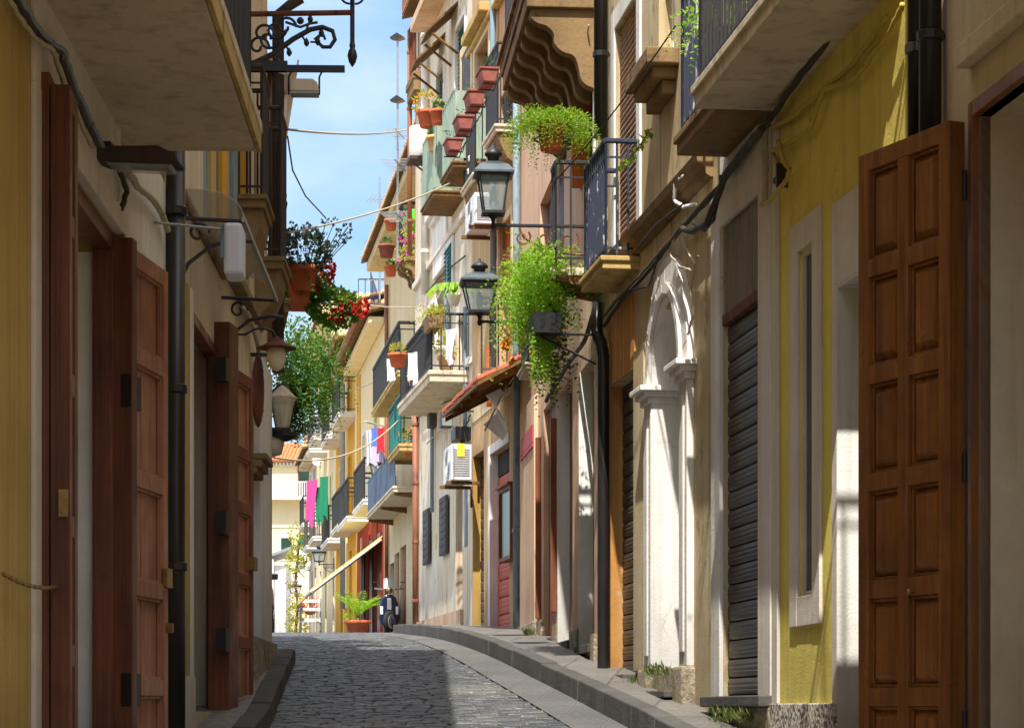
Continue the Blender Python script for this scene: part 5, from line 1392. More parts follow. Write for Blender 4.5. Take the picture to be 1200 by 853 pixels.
T = thing('window_box', 'bright green plastic trough with pink flowers on flower balcony', 'window box', P, A)
obj('trough', MB().prism([(-.1, 0), (.1, 0), (.14, .2), (-.14, .2)], -.6, .6, 0), m_gplas, T, bevel=.02)
mb = MB(); fb = MB()
for _ in range(50): strand(mb, (random.uniform(-.9, .9), random.uniform(-.1, .1), random.uniform(-.5, .15)), (random.uniform(-.5, .5), random.uniform(-.3, .5), random.uniform(-.6, .7)), random.uniform(.15, .35), .5, .022, .07, 14)
for _ in range(24):
    q = (random.uniform(-.9, .9), random.uniform(-.1, .25), random.uniform(-.6, .1))
    for k in range(5): fb.leaf(q, (random.gauss(0, 1), random.gauss(0, 1), random.gauss(0, 1)), .03, .06)
obj('leaves', mb, m_leafy, T); obj('flowers', fb, m_flp, T)
P, A = on(F6, 532, 350, .35)
T = thing('hanging_plant', 'drooping bright green spider plant hanging beside the second lantern', 'hanging plant', P, A)
obj('pot', MB().lathe([(.06, -.1), (.1, .04), (.11, .06), (.08, .06)], 10), m_wplas, T, True)
mb = MB()
for _ in range(60):
    a = random.uniform(0, 6.28); p = Vector((0, 0, .05)); v = Vector((math.cos(a) * .6, math.sin(a) * .6, 1)).normalized()
    for k in range(5):
        q = p + v * .1; x = v.cross(Vector((0, 0, 1))).normalized() * .012; mb.add([p - x, p + x, q + x * .7, q - x * .7], [(0, 1, 2, 3)]); p = q; v = (v + Vector((0, 0, -.55))).normalized()
obj('leaves', mb, m_leafb, T)
# plants on the left bend
s1, zb = E3.hit(338, 392, .35)
bs = E3.L - 2.6
L3.slab(bs, bs + 2.3, (830 - 392) / FP * 23.0, .2, .12, m_stone, 'bars', .95, m_iron, .1, (1, 1))
P, A = on(E3, 350, 360, .42)
T = thing('geranium_box', 'terracotta trough of red geraniums leaning out over the street', 'window box', P, A)
obj('trough', MB().prism([(-.09, 0), (.09, 0), (.12, .2), (-.12, .2)], -.3, .3, 0), m_terra, T, bevel=.01)
mb = MB(); fb = MB()
for _ in range(70):
    strand(mb, (random.uniform(-.3, .3), random.uniform(-.1, .12), .2), (random.uniform(-.5, .5), random.uniform(-.2, 1), random.uniform(.1, 1.1)), random.uniform(.2, .55), .9, .034, .06, 12)
leaves_blob(mb, (0, .36, .0), (.26, .28, .2), 560, .03, .055, 0); leaves_blob(mb, (0, .05, .2), (.3, .2, .16), 260, .03, .055, 0)
for q in ((.0, -.1, .42), (-.2, .25, .32), (.2, .62, -.05), (.0, .66, .02), (.1, .3, .4), (-.2, .02, .3), (.1, .1, .32), (-.1, .2, .16), (.2, .16, .2), (0, .45, .1), (.1, .5, -.02), (.15, .38, -.1), (-.1, .3, .22), (-.3, .12, .12), (-.2, .55, -.0), (.25, -.05, .34), (0, .3, .36)):
    for k in range(70):
        v = Vector((random.gauss(0, 1), random.gauss(0, 1), random.gauss(0, 1))).normalized(); fb.leaf(Vector(q) + v * .055, v, .024, .038)
obj('leaves', mb, m_leafm, T); obj('flowers', fb, m_flr, T)
P, A = on(E3, 356, 342, .46)
T = potted('flower_pot', 'dark leafy pot plant silhouetted above the red geraniums', 'flower pot', P, A, .15, .26, m_terra, m_leafg, 'bush', 620, .27, group=None, w_=.022, l=.06)
mb = MB()
for _ in range(16):
    x, y = random.uniform(-.25, .25), random.uniform(-.3, .5); h = random.uniform(.45, .72); mb.tube([(x * .4, y * .4, .25), (x, y, h)], .006, 4); leaves_blob(mb, (x, y, h), (.03, .03, .025), 12, .016, .035, 0)
obj('stems', mb, m_leafg, T)
P, A = on(E3, 352, 470, .52)
T = thing('hanging_plant', 'long curtain of feathery green fern under the red geraniums', 'hanging plant', P, A)
mb = MB()
for _ in range(330):
    x, y, z = random.uniform(-.6, .6), random.uniform(-.25, .26), random.uniform(.0, .85)
    strand(mb, (x, y, z), (random.uniform(-.4, .4), random.uniform(-.3, .5), random.uniform(-.5, .5)), random.uniform(.3, .6), 1.0, .016, .06, 24)
obj('leaves', mb, m_leafm, T)
obj('pot', MB().lathe([(.09, -.1), (.13, .1), (.14, .12), (.1, .12)], 12, (0, 0, .05)), m_blk, T, True)
P, A = on(E3, 349, 490, .48)
T = thing('hanging_plant', 'small dark fern tuft hanging lowest on the left bend', 'hanging plant', P, A)
mb = MB()
for _ in range(120): strand(mb, (random.uniform(-.18, .18), random.uniform(-.12, .12), random.uniform(-.1, .15)), (random.uniform(-.6, .6), random.uniform(-.6, .6), random.uniform(-.6, .3)), random.uniform(.15, .3), 1, .012, .05, 24)
obj('leaves', mb, m_leafd, T); obj('pot', MB().lathe([(.05, .05), (.08, .18), (.06, .18)], 10), m_blk, T, True)

# ---- air conditioners
def air_con(label, F, pn, pf, yt, yb, d0=.12, dep=.28, wood_=True):
    s0, s1 = F.s(pn, d0 + dep), F.s(pf, d0 + dep); z0, z1 = F.z((pn + pf) / 2, yb, d0 + dep), F.z((pn + pf) / 2, yt, d0 + dep)
    s1 = s0 + min(abs(s1 - s0), .85)
    T = thing('air_conditioner', label, 'air conditioner', F.W(s0, 0, z0), F.ang, 'outdoor air conditioning units')
    w_ = s1 - s0; h = z1 - z0
    obj('casing', MB().box(0, w_, d0, d0 + dep, 0, h), m_ac, T, bevel=.015)
    c = (w_ * .42, d0 + dep + .004, h * .5); mb = MB()
    for r in (.08, .13, .18, .22): mb.tube([(c[0] + r * min(1, h / .5) * math.cos(t), c[1] + .004, c[2] + r * min(1, h / .5) * math.sin(t)) for t in np.linspace(0, 6.28, 22)], .005, 4)
    obj('fan_grille', mb, m_gal, T)
    mb = MB()
    for i in range(12): mb.box(-.006, -.001, d0 + .03, d0 + dep - .03, h * (.12 + .065 * i), h * (.15 + .065 * i))
    obj('side_vent', mb, m_gal, T)
    for x in (.08, w_ - .08): obj('bracket', MB().box(x - .02, x + .02, 0, d0 + dep + .06, -.05, -.005).box(x - .02, x + .02, 0, .03, -.3, -.05), m_plank, T)
    return T
T = air_con('white air conditioner with yellow label beside the grey shutters', F6, 529, 505, 530, 571)
obj('energy_label', MB().box(-.012, -.008, .22, .32, .32, .5), m_yl, T)
air_con('upper white air conditioner on wooden planks beside lantern glass', F6, 556, 536, 240, 276)
P, A = on(F6, 490, 186, .22)
T = thing('water_tank', 'narrow white tank on a rusty shelf against the sky', 'tank', P, A)
obj('casing', MB().lathe([(.13, 0), (.15, .02), (.14, .48), (.12, .5), (.06, .51)], 16), m_white, T, True)
obj('shelf', MB().box(-.25, .25, -.22, .16, -.06, -.01), m_brown, T)
obj('shelf_bracket', MB().tube([(0, -.22, -.3), (0, .1, -.06)], .015, 5), m_rust, T)
T = thing('flood_lamp', 'square grey floodlight under the eave of red tiled awning', 'floodlight', F5.W(F5.s(556), .0, F5.z(556, 492)), F5.ang)
obj('arm', MB().tube([(0, 0, .12), (0, .3, .12), (0, .42, .05)], .014, 6), m_iron, T)
obj('lamp_housing', MB().box(-.1, .1, .32, .48, -.12, .1), m_blk, T, bevel=.01)
obj('lamp_glass', MB().box(-.112, -.1, .33, .47, -.1, .08), m_gal, T)
T = thing('transformer_box', 'dark tangled junction box on the wall under tiled awning', 'junction box', F6.W(F6.s(549), 0, F6.z(549, 512)), F6.ang)
obj('casing', MB().box(-.25, .25, 0, .22, -.06, .12), m_blk, T, bevel=.01)
mb = MB()
for i in range(7): mb.tube(wander((random.uniform(-.3, .2), .1, .05), (random.uniform(-.6, .5), .05, random.uniform(-.5, .4)), random.uniform(0, .2), 8, .02), .012, 4)
obj('loose_wires', mb, m_cable, T)

# ---- notice cabinet and sign
s0, s1 = F5.s(609), F5.s(595); z0, z1 = F5.z(602, 657), F5.z(602, 571)
T = thing('notice_cabinet', 'glazed wooden notice cabinet on the wall beside red shutter', 'notice cabinet', F5.W(s0, 0, z0), F5.ang)
w_, h = s1 - s0, z1 - z0
mb = MB().box(0, w_, 0, .12, 0, .05); mb.box(0, w_, 0, .12, h - .05, h); mb.box(0, .05, 0, .12, .05, h - .05); mb.box(w_ - .05, w_, 0, .12, .05, h - .05); mb.box(.05, w_ - .05, 0, .03, .05, h - .05)
obj('frame', mb, m_rwood, T, bevel=.005); obj('pane', MB().box(.05, w_ - .05, .09, .095, .05, h - .05), m_pane, T); obj('top_board', MB().box(-.03, w_ + .03, 0, .16, h, h + .03), m_rwood, T)
s0, s1 = F4.s(630.5), F4.s(616)
T = thing('wall_sign', 'faded plain red square sign on the sunlit pink pilaster', 'sign', F4.W(s0, .05, F4.z(623, 532)), F4.ang)
h = F4.z(623, 507) - F4.z(623, 532)
obj('sign_board', MB().box(0, s1 - s0, .001, .015, .05, h), m_sign, T); obj('lower_strip', MB().box(0, s1 - s0, .001, .016, 0, .04), m_sign, T)
T = thing('torn_awning', 'torn strip of white canvas hanging by the pink pilaster top', 'canvas', F4.W(F4.s(610), .1, F4.z(610, 470)), F4.ang)
mb = MB(); vs = []; n = 8
for i in range(n + 1):
    f = i / n; vs += [(.1 + .5 * f, .25 + .1 * math.sin(f * 7), .28 - .5 * f), (.0 + .55 * f, .1 + .08 * math.sin(f * 6), .1 - .52 * f)]
mb.add(vs, [(2 * i, 2 * i + 1, 2 * i + 3, 2 * i + 2) for i in range(n)]); obj('cloth', mb, m_clw, T)
obj('pole', MB().tube([(.0, .0, .35), (.55, .3, -.3)], .012, 5), m_gal, T)
# ---- washing
def cloth(mb, w_, h, amp=.03, seed=0):
    vs = []; nx, nz = 10, 9
    for j in range(nz + 1):
        for i in range(nx + 1):
            u, v = i / nx, j / nz
            nar = 1 - .35 * v * (.5 + .5 * math.sin(seed * 1.7))
            vs.append(((u - .5) * w_ * nar + .06 * h * v * math.sin(seed), amp * (.4 + v) * (math.sin(u * 11 + seed) + .5 * math.sin(u * 23 + v * 3)), -h * v * (1 - .22 * abs(math.sin(u * 4 + seed))) - .04 * w_ * math.sin(u * math.pi)))
    mb.add(vs, [(j * (nx + 1) + i, j * (nx + 1) + i + 1, (j + 1) * (nx + 1) + i + 1, (j + 1) * (nx + 1) + i) for j in range(nz) for i in range(nx)])
    return mb
for F, px, py, d, w_, h, m_, lb in (
    (F7, 434, 503, .75, .35, .8, m_clw, 'long white sheet drying furthest left below planted balcony'), (F7, 439, 501, .75, .26, .5, m_clb, 'blue shirt drying between white sheet and red shirt'),
    (F7, 446, 501, .75, .26, .55, m_clr, 'red shirt drying on the pole beside teal railing'), (F7, 443, 522, .78, .4, .42, m_cll, 'lilac cloth hanging lowest on the drying pole'),
    (F6, 483, 413, .6, .2, .5, m_clw, 'white and pink towel over the planted balcony rail'), (F7, 457, 420, .75, .2, .55, m_clw, 'white towel over the dark balcony left of planted balcony'),
    (F10, 366, 562, .9, .6, 1.5, m_clk, 'bright pink towel hanging far up the street'), (F10, 374, 570, .7, .35, 1.2, m_clg, 'green cloth hanging right beside the pink towel'), (F10, 380, 558, .6, .4, 1.5, m_clg, 'larger green cloth hanging from the cream house balcony'),
    (F6, 529, 385, .45, .25, .5, m_clw, 'white bag hanging at the end of planted balcony')):
    P, A = on(F, px, py, d)
    T = tag(obj('hanging_cloth', cloth(MB(), w_, h, .03, px), m_, None, True, 0, P, A + R(35)), lb, 'laundry', 'washing hung out over the street')
P, A = on(F7, 452, 500, .0); Q, _ = on(F7, 428, 494, .9)
free('drying_pole', [P, Q], .02, m_wpipe, 'pale pole carrying shirts beside the teal railing', 'pole')

# ---- aerials, dishes, cables
def aerial(label, P, h, els, rot, tops=()):
    T = thing('tv_aerial', label, 'aerial', P, rot, 'television aerials')
    obj('mast', MB().tube([(0, 0, 0), (0, 0, h)], .022, 6), m_gal, T)
    for z, L, n, w_ in els:
        mb = MB().tube([(-L * .3, 0, z), (L * .7, 0, z)], .012, 5)
        for i in range(n):
            x = -L * .3 + L * i / (n - 1); mb.tube([(x, -w_, z), (x, w_, z)], .007, 4)
        obj('antenna', mb, m_gal, T)
    for z in tops:
        mb = MB().prism([(-.35, .1), (.0, .2), (.35, .1), (0, .06)], -.3, .3, 0); mb.v = [(x * .32, y * .4, zz * .9 + z) for x, y, zz in mb.v]; obj('corner_reflector', mb, m_blk, T)
    return T
aerial('tall striped television aerial left of the white tank', Vector(((466 - 600) / FP * 46, 46, 8.6)), 4.3, ((.9, .9, 9, .3), (1.9, 1.0, 9, .3), (2.5, .8, 6, .2)), R(80), (3.0, 4.2))
aerial('smaller television aerial against the sky above the dark railing', Vector(((445 - 600) / FP * 62, 62, 10.6)), 3.2, ((.5, 1.1, 6, .2), (1.5, 1.2, 6, .3), (2.6, .9, 10, .5)), R(15))
T = thing('terrace_railing', 'thin dark terrace railing standing against the sky', 'railing', Vector(((420 - 600) / FP * 66, 66, 10.6)), R(0))
for k, (x0, y0, x1, y1) in enumerate(((0, 0, .75, 0), (.4, -1, .4, 5))):
    mb = MB().tube([(x0, y0, 1.25), (x1, y1, 1.25)], .02, 5); mb.tube([(x0, y0, .45), (x1, y1, .45)], .012, 5); n = 12 if k else 4
    for i in range(n + 1): f = i / n; mb.tube([(x0 + (x1 - x0) * f, y0 + (y1 - y0) * f, 0), (x0 + (x1 - x0) * f, y0 + (y1 - y0) * f, 1.25)], .014, 4)
    obj('rail_panel', mb, m_navy, T)
obj('terrace_slab', MB().box(-.1, 1.3, -1, 5, -.12, 0), m_slab, T)
def dish(label, P, r, rz, tilt):
    T = thing('satellite_dish', label, 'satellite dish', P, rz, 'satellite dishes')
    mb = MB().lathe([(.01, .0), (r * .5, r * .05), (r * .85, r * .16), (r, r * .22), (r, r * .24), (r * .85, r * .19), (.01, .03)], 22)
    o = obj('reflector', mb, m_wplas, T, True); o.rotation_euler = (R(90 - tilt), 0, 0)
    obj('feed_arm', MB().tube([(0, 0, -r), (0, -r * .9, -r * .35)], .02, 5), m_gal, T); obj('mount', MB().tube([(0, .02, 0), (0, .4, -.1), (0, .5, -.5)], .03, 6), m_gal, T)
for px, py, y_, r, rz, tl, lb in ((376, 538, 86, .32, R(-20), 25, 'white dish highest, below the tiled roof of end house'), (352, 647, 93, .3, R(15), 10, 'upright oval white dish beside the green shutter'), (357, 666, 93, .36, R(-40), 40, 'square-on tilted white dish below the oval dish')):
    dish(lb, Vector(((px - 600) / FP * y_, y_, (830 - py) / FP * y_)), r, rz, tl)
def wp(px, py, y): return Vector(((px - 600) / FP * y, y, (830 - py) / FP * y))
for a, b, sag, r, lb in (
    (wp(338, 152, 22), wp(478, 152, 42), .06, .012, 'uppermost thin cable crossing the blue sky'),
    (wp(338, 273, 22), wp(556, 200, 35), .1, .010, 'thick pale cable rising to the right across the sky'),
    (wp(410, 352, 60), wp(520, 357, 37), .1, .012, 'pale cable passing in front of the corbelled house'),
    (wp(312, 534, 30), wp(470, 489, 48), .35, .014, 'cable sagging across the tiled roof of end house'),
    (wp(380, 451, 84), wp(455, 436, 50), .3, .016, 'cable sagging past the brown gutter'),
    (wp(310, 512, 30), wp(400, 500, 70), .1, .012, 'thin cable under the hanging ferns')):
    free('overhead_cable', wander(a, b, sag), r, m_gcable, lb, 'cable', 5, 'cables strung across the street')
free('overhead_cable', [wp(337, 160, 22.5), wp(343, 200, 23), wp(358, 230, 25), wp(382, 256, 27)], .008, m_cable, 'loose cable end drooping from the left gutter', 'cable', 5)
def along(F, pts, d, r, m_, lb, cat='cable', jit=.004, grp=None, dj=0):
    w_ = []
    for i in range(len(pts) - 1):
        (xa, ya), (xb, yb) = pts[i], pts[i + 1]
        for k in range(6):
            f = k / 6; s_, z_ = F.hit(xa + (xb - xa) * f, ya + (yb - ya) * f, d); w_.append(F.W(s_, d + random.uniform(-jit, jit), z_ + random.uniform(-jit, jit)))
    s_, z_ = F.hit(*pts[-1], d); w_.append(F.W(s_, d, z_)); return free('wall_cable', w_, r, m_, lb, cat, 6, grp)
G = 'cables tacked along the walls'
along(F2, [(1000, 5), (960, 62), (930, 100), (897, 148)], .07, .018, m_cable, 'black twisted cable under the near right balcony', grp=G)
along(F3, [(893, 150), (880, 165), (850, 205), (828, 262), (812, 272), (800, 268)], .2, .022, m_cable, 'thick black cable looping from balcony to shutter', grp=G)
along(F3, [(893, 150), (862, 195), (830, 235), (795, 272), (760, 318), (730, 350), (708, 382)], .06, .016, m_cable, 'long dark cable running over the white arch', grp=G)
along(F3, [(880, 168), (850, 212), (815, 250), (780, 292), (745, 330), (712, 362)], .05, .014, m_gcable, 'pale cable running just under the long dark cable', grp=G)
along(F3, [(800, 268), (803, 290), (815, 310), (810, 340), (812, 370), (806, 392)], .07, .008, m_gcable, 'thin loose wires dangling right of the white arch', grp=G)
along(F3, [(803, 205), (792, 215), (790, 235), (802, 243), (815, 240)], .1, .014, m_clw and m_wplas, 'white cable loop below the old stone balcony', grp=G)
along(F3, [(897, 150), (897, 190), (896, 235), (893, 240)], .06, .02, m_gcable, 'pale conduit drooping at the top of the shutter bay', grp=G)
along(F2, [(1058, 5), (1045, 35), (1030, 55), (1000, 95), (965, 105), (950, 150), (930, 165), (905, 178), (912, 195)], .05, .014, m_ycable, 'yellow painted cable looping over the yellow wall', grp=G)
along(F2, [(1040, 20), (1000, 75), (960, 110), (925, 140), (903, 150)], .04, .016, m_ycable, 'straighter yellow painted cable on the yellow wall', grp=G)
along(F2, [(912, 165), (918, 190), (926, 198), (921, 212), (905, 232), (895, 240)], .08, .014, m_ycable, 'yellow cable loop ending at the black clamp', grp=G)
P, A = on(F2, 922, 207, .0)
T = thing('cable_clamp', 'black iron clamp holding cables on the yellow wall', 'clamp', P, A)
obj('bar', MB().box(-.02, .14, .02, .05, -.015, .015), m_iron, T); obj('plate', MB().box(-.035, -.01, 0, .07, -.07, .07), m_iron, T)
along(F4, [(700, 352), (685, 400), (672, 418), (650, 452), (640, 470)], .05, .022, m_cable, 'dark cable bundle sloping down the pink wall', grp=G)
for i, (dx, m_, lb) in enumerate(((0, m_cable, 'dark cable of the bundle above the flat street light'), (6, m_gpipe, 'grey conduit of the bundle above the flat street light'), (-7, m_gcable, 'pale cable of the bundle above the flat street light'))):
    along(E1, [(18 + dx, 0), (45 + dx, 42), (70 + dx, 60), (78 + dx, 88), (100 + dx, 140), (115 + dx, 172)], .05 + .012 * i, .010, m_, lb, jit=.004, grp=G)
along(E1, [(150, 200), (160, 218), (178, 232), (190, 250), (197, 270)], .05, .018, m_gcable, 'pale cable knot running to the clear canopy', grp=G)
along(E1, [(140, 200), (149, 225), (142, 245)], .05, .014, m_cable, 'short dark hook of cable below the street light', grp=G)
along(E2, [(206, 180), (212, 230), (207, 262)], .05, .016, m_gcable, 'pale cables beside the black pipe above the canopy', grp=G)
along(E2, [(285, 360), (292, 372), (300, 395), (306, 430)], .06, .02, m_gcable, 'twisted pale cable beside the bell lamp', grp=G)
along(F3, [(905, 140), (870, 185), (838, 222), (806, 258), (770, 300), (738, 336), (706, 372)], .1, .009, m_cable, 'thin black cable nearest the street over the arch', grp=G)
along(F3, [(845, 205), (842, 232), (836, 258), (826, 270), (812, 262)], .14, .011, m_cable, 'black cable loop sagging above the grey shutter box', grp=G)
along(F3, [(790, 276), (784, 296), (796, 312), (812, 318), (818, 300)], .09, .008, m_gcable, 'tangle of pale wire above the arch crown', grp=G)
along(F3, [(772, 296), (766, 320), (760, 336), (742, 340)], .08, .009, m_cable, 'short black wire dropping left of the arch crown', grp=G)
along(F3, [(800, 240), (770, 262), (748, 290)], .16, .008, m_cable, 'fine wire strung below the stone string course', grp=G)
along(F6, [(550, 460), (530, 468), (512, 476), (492, 488)], .06, .012, m_cable, 'black cable under the planted balcony slab', grp=G)
along(F6, [(548, 545), (535, 520), (531, 500), (515, 505), (500, 520)], .06, .01, m_gcable, 'pale cable looping above the lower air conditioner', grp=G)
along(F6, [(545, 300), (520, 320), (498, 345)], .05, .012, m_cable, 'dark cable crossing the white house upper wall', grp=G)
along(F4, [(690, 30), (686, 60), (672, 90), (668, 120)], .08, .008, m_gcable, 'pale wire hanging beside the scroll brackets', grp=G)
free('overhead_cable', wander(F3.W(*[F3.hit(792, 30, .3)[0], .3, F3.hit(792, 30, .3)[1]]), F4.W(*[F4.hit(648, 215, .5)[0], .5, F4.hit(648, 215, .5)[1]]), .05), .006, m_cable, 'clothes line running from right balcony down to the fern pot', 'cable', 5)
for px, py, lb in ((552, 190, 'upper white porcelain insulator by the lantern'), (551, 205, 'lower white porcelain insulator by the lantern')):
    P, A = on(F5, px, py, .25)
    tag(obj('insulator', MB().lathe([(.02, 0), (.045, .02), (.03, .04), (.045, .06), (.03, .08), (.015, .1)], 10), m_wplas, None, True, 0, P), lb, 'insulator', 'porcelain insulators')

# ---- street level, far end
def px_y(px, y): return Vector(((px - 600) / FP * y, y, g(y)))
# scooter
T = thing('scooter', 'dark navy scooter parked facing us where the pavement ends', 'scooter', px_y(456, 53), R(6))
def seg(r0, r1, z0, z1): pass
mb = MB().prism([(-.2, .62), (-.23, .35), (-.2, .2), (-.12, .13), (.12, .13), (.2, .2), (.23, .35), (.2, .62), (.15, .78), (.07, .84), (-.07, .84), (-.15, .78)], -.1, .03, 1); obj('front_shield', mb, m_navy, T, bevel=.03)
mb = MB().box(-.05, .05, -.125, -.1, .5, .76); obj('front_trim', mb, m_chr, T, bevel=.01)
mb = MB().box(-.11, .11, -.115, -.1, .3, .4); obj('horn_cover', mb, m_blkp, T, bevel=.01)
mb = MB().prism([(-.09, .3), (-.1, .18), (0, .12), (.1, .18), (.09, .3), (0, .36)], -.32, .0, 1); obj('mudguard', mb, m_navy, T, bevel=.03)
w_ = MB(); 
w_.lathe([(.1, -.05), (.2, -.055), (.235, -.03), (.24, 0), (.235, .03), (.2, .055), (.1, .05)], 24); w_.v = [(z * .82 + x * .57, x * .82 - z * .57 - .24, y + .24) for x, y, z in w_.v]; wh = obj('wheel', w_, m_rub, T, True)
w_ = MB().lathe([(.02, -.07), (.15, -.066), (.17, -.04), (.17, .04), (.15, .066), (.02, .07)], 18); w_.v = [(z * .82 + x * .57, x * .82 - z * .57 - .24, y + .24) for x, y, z in w_.v]; obj('rim', w_, m_chr, wh)
w_ = MB().lathe([(.1, -.05), (.2, -.055), (.235, -.03), (.24, 0), (.235, .03), (.2, .055), (.1, .05)], 24); w_.v = [(z, x + 1.0, y + .24) for x, y, z in w_.v]; obj('wheel', w_, m_rub, T, True)
mb = MB().prism([(.0, .16), (1.2, .2), (1.3, .55), (1.2, .72), (.55, .72), (.4, .5), (.3, .26), (0, .24)], -.17, .17, 0); obj('body', mb, m_blkp, T, bevel=.04)
mb = MB().prism([(.5, .72), (1.2, .74), (1.22, .8), (.9, .84), (.52, .8)], -.14, .14, 0); obj('seat', mb, m_rub, T, bevel=.03)
mb = MB().tube([(-.33, -.02, .98), (-.12, -.06, .96), (.12, -.06, .96), (.33, -.02, .98)], .018, 6); mb.tube([(0, -.05, .8), (0, -.05, .98)], .03, 6); hb = obj('handlebar', mb, m_chr, T)
mb = MB().ball((0, -.1, .94), .075, 12, 8); obj('headlight', mb, m_brass, T, True)
for sx in (-1, 1):
    obj('indicator', MB().box(sx * .17 - .03, sx * .17 + .03, -.12, -.1, .4, .58), m_wplas, T, bevel=.01)
    obj('mirror', MB().lathe([(.001, -.01), (.06, -.008), (.06, .008), (.001, .01)], 12, (sx * .3, -.02, 1.12)).tube([(sx * .24, -.03, .98), (sx * .3, -.02, 1.1)], .008, 5), m_iron, T)
mb = MB(); vs = []
for i in range(9):
    x = -.14 + .28 * i / 8; vs += [(x, -.1 - .06 * math.cos(x * 5), .98), (x * .9, .02 - .05 * math.cos(x * 5), 1.22 - .9 * x * x)]
mb.add(vs, [(2 * i, 2 * i + 1, 2 * i + 3, 2 * i + 2) for i in range(8)]); obj('windscreen', mb, m_glass, T)
# palm pot
T = thing('potted_palm', 'young palm in wide terracotta pot left of the scooter', 'potted palm', px_y(419, 58), 0)
obj('pot', MB().lathe([(.2, 0), (.24, .02), (.28, .2), (.32, .22), (.33, .3), (.28, .3), (.26, .26)], 20), m_terra, T, True)
mb = MB()
for k in range(26):
    a = random.uniform(0, 6.28); v = Vector((math.cos(a) * .6, math.sin(a) * .6, random.uniform(.7, 1.6))).normalized(); p = Vector((.05 * math.cos(a), .05 * math.sin(a), .4)); L = random.uniform(.5, .85); n = 12
    for i in range(n):
        p = p + v * (L / n); v = (v + Vector((0, 0, -.1))).normalized(); sd = v.cross(Vector((0, 0, 1))).normalized()
        for s_ in (-1, 1): mb.leaf(p, sd * s_ + v * .8 - Vector((0, 0, .15)), .012, .2 * math.sin(math.pi * (i + 2) / (n + 3)))
obj('fronds', mb, m_leafb, T); obj('stem', MB().tube([(0, 0, .25), (0, 0, .45)], .05, 7, .03), m_stem, T)
mb = MB(); leaves_blob(mb, (-.15, -.1, .38), (.2, .15, .1), 90, .02, .07, 0); obj('undergrowth', mb, m_leafb, T)
# cream awning: part of the house with the red ground floor
s1, za = F8.hit(437, 636, .05); s0 = max(0, s1 - 2.5)
mb = MB().prism([(.03, za), (1.75, za - 1.3), (1.75, za - 1.4), (1.72, za - 1.4), (1.72, za - 1.31), (.03, za - .04)], .2, 7.5, 0); aw = B8.part('awning', mb, m_awn)
mb = MB().tube([(.2, .05, za - .1), (.2, 1.72, za - 1.36)], .03, 6); mb.tube([(3.4, .05, za - .1), (3.4, 1.72, za - 1.36)], .03, 6); mb.tube([(.2, 1.74, za - 1.36), (3.4, 1.74, za - 1.36)], .035, 6); B8.part('awning_frame', mb, m_wpipe, parent=aw)
# vine
T = thing('climbing_vine', 'tall yellow-green climbing vine with purple flowers beside white wall', 'vine', px_y(346, 92), 0)
mb = MB()
for z, rx, n in ((.3, .45, 260), (.8, .4, 240), (1.2, .35, 160), (2.1, .2, 90), (2.7, .4, 260), (3.1, .5, 300), (3.5, .4, 200), (3.9, .3, 120)):
    leaves_blob(mb, (random.uniform(-.15, .15) + (0.1 if z > 2.4 else 0), 0, z), (rx, rx, .35), n, .035, .1)
obj('leaves', mb, m_leafy, T); obj('stem', MB().tube([(0, 0, 0), (.1, 0, 1), (0, .1, 2), (.15, 0, 3.6)], .05, 6), m_stem, T)
fb = MB(); leaves_blob(fb, (-.15, -.15, 1.75), (.28, .2, .5), 110, .03, .06); obj('flowers', fb, m_cll, T)
P = wp(363, 717, 88)
T = thing('hanging_basket', 'basket of red flowers hanging near the foot of cream house', 'hanging basket', P, 0)
fb = MB(); leaves_blob(fb, (0, 0, .3), (.45, .3, .22), 160, .035, .07); obj('flowers', fb, m_flr, T); mb = MB(); leaves_blob(mb, (0, 0, .15), (.4, .3, .2), 90, .03, .09); obj('leaves', mb, m_leafd, T)
obj('basket', MB().lathe([(.1, -.1), (.3, .1), (.32, .14), (.25, .14)], 12), m_terra, T, True)
obj('hanger', MB().tube([(0, 0, .1), (0, 0, .9), (.9, .6, 1.0)], .012, 4), m_iron, T)
T = thing('white_bench', 'small white slatted bench at the far end of street', 'bench', px_y(364, 86), R(10))
mb = MB()
for z in (.42, .8, 1.1): mb.box(-.42, .42, -.05, -.01, z, z + .12)
mb.box(-.42, .42, -.4, -.06, .38, .42); obj('slats', mb, m_white, T, bevel=.01)
for sx in (-1, 1): obj('leg', MB().box(sx * .38 - .03, sx * .38 + .03, -.4, -.0, 0, 1.25), m_gshut, T)
# green-shuttered kiosk box
P = wp(352, 640, 94)
T = thing('sign_board', 'plain green board on the wall behind white dishes', 'sign', P, R(0))
obj('board', MB().box(-.05, .35, -.05, .05, -.4, .45), m_green, T, bevel=.01); obj('bracket', MB().box(.35, .5, -.02, .02, 0, .05), m_iron, T)
# white lean-to
T = thing('lean_to', 'white-walled lean-to with sloping grey roof at the street end', 'shed', Vector(((300 - 600) / FP * 125, 125, g(125))), 0)
obj('wall', MB().box(-2, 1.55, 0, 3, -.2, 3.6), m_white, T)
mb = MB().prism([(-2.2, 2.9), (1.9, 4.4), (1.9, 4.55), (-2.2, 3.05)], -.5, 3.2, 1); obj('roof', mb, m_gal, T)
obj('post', MB().box(.85, .95, -.4, -.3, -.2, 3.9), m_wpipe, T)
obj('painted_opening', MB().box(-.4, .3, -.03, 0, 0, 2.2), m_gshut, T)  # solid grey panel on the wall, the darkness of an opening is painted
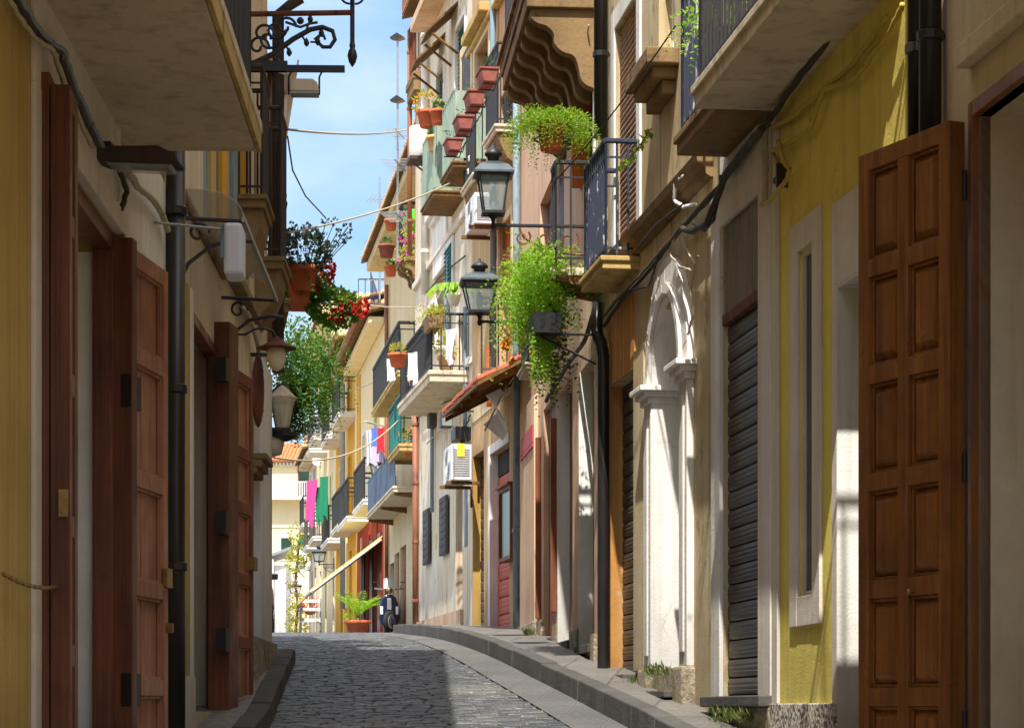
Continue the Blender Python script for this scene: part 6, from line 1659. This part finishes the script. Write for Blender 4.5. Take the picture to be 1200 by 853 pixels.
# parked car behind the left house
T = thing('parked_car', 'dark car parked past the left house, only its edge showing', 'car', px_y(318.5, 46) + Vector((-.86, 0, 0)), R(4))
mb = MB().prism([(-2.0, .3), (2.0, .3), (2.05, .65), (1.95, .85), (1.3, .95), (.75, 1.38), (-1.2, 1.42), (-1.85, 1.0), (-2.02, .8)], -.84, .84, 0)
mb.v = [(x * (1 - .12 * max(0, (z - .9)) / .5), y, z) for x, y, z in mb.v]; obj('body', mb, m_blkp, T, bevel=.06)
mb = MB().prism([(-1.7, 1.0), (-1.2, 1.36), (.7, 1.33), (1.2, .98)], -.79, .79, 0); mb.v = [(x, y, z) for x, y, z in mb.v]; obj('side_window', mb, m_pane, T)
obj('windscreen', MB().prism([(-1.88, 1.0), (-1.25, 1.4), (-1.24, 1.41), (-1.9, 1.02)], -.66, .66, 0), m_pane, T)
for sx in (-1, 1):
    obj('headlight', MB().box(sx * .66 - .13, sx * .66 + .13, -2.06, -1.98, .62, .76), m_redl, T, bevel=.02)
    for y in (-1.25, 1.25):
        w_ = MB().lathe([(.12, -.1), (.28, -.1), (.32, -.06), (.32, .06), (.28, .1), (.12, .1)], 20); w_.v = [(z + sx * .76, x + y, yy + .32) for x, yy, z in w_.v]; wh = obj('wheel', w_, m_rub, T, True)
        w_ = MB().lathe([(.02, -.105), (.2, -.105), (.2, .105), (.02, .105)], 14); w_.v = [(z + sx * .765, x + y, yy + .32) for x, yy, z in w_.v]; obj('rim', w_, m_chr, wh)
    obj('mirror', MB().box(sx * .8, sx * 1.0, -.95, -.8, .98, 1.1), m_blkp, T, bevel=.02)
# moss and weeds at the wall foot
def weeds(label, F, px, py, w_, n, d=.08):
    P, A = on(F, px, py, d); mb = MB()
    for _ in range(n):
        x = random.uniform(-w_, w_); mb.leaf((x, random.uniform(-.03, .08), random.uniform(-.05, .02)), (random.uniform(-.9, .9), random.uniform(-.2, .9), 1), .007, random.uniform(.02, .07))
    tag(obj('weeds', mb, m_weed, None, False, 0, P, A), label, 'weeds', kind='stuff')
weeds('grass tufts growing at the foot of shutter bay', F3, 862, 838, .5, 260, .07)
weeds('grass tufts on the ledge below the white arch', F3, 775, 785, .35, 160, .1)
weeds('grass tufts at the foot of the orange doorway', F3, 748, 800, .14, 90, .05)
weeds('weeds at the foot of the pink pilaster', F4, 622, 742, .4, 160, .1)
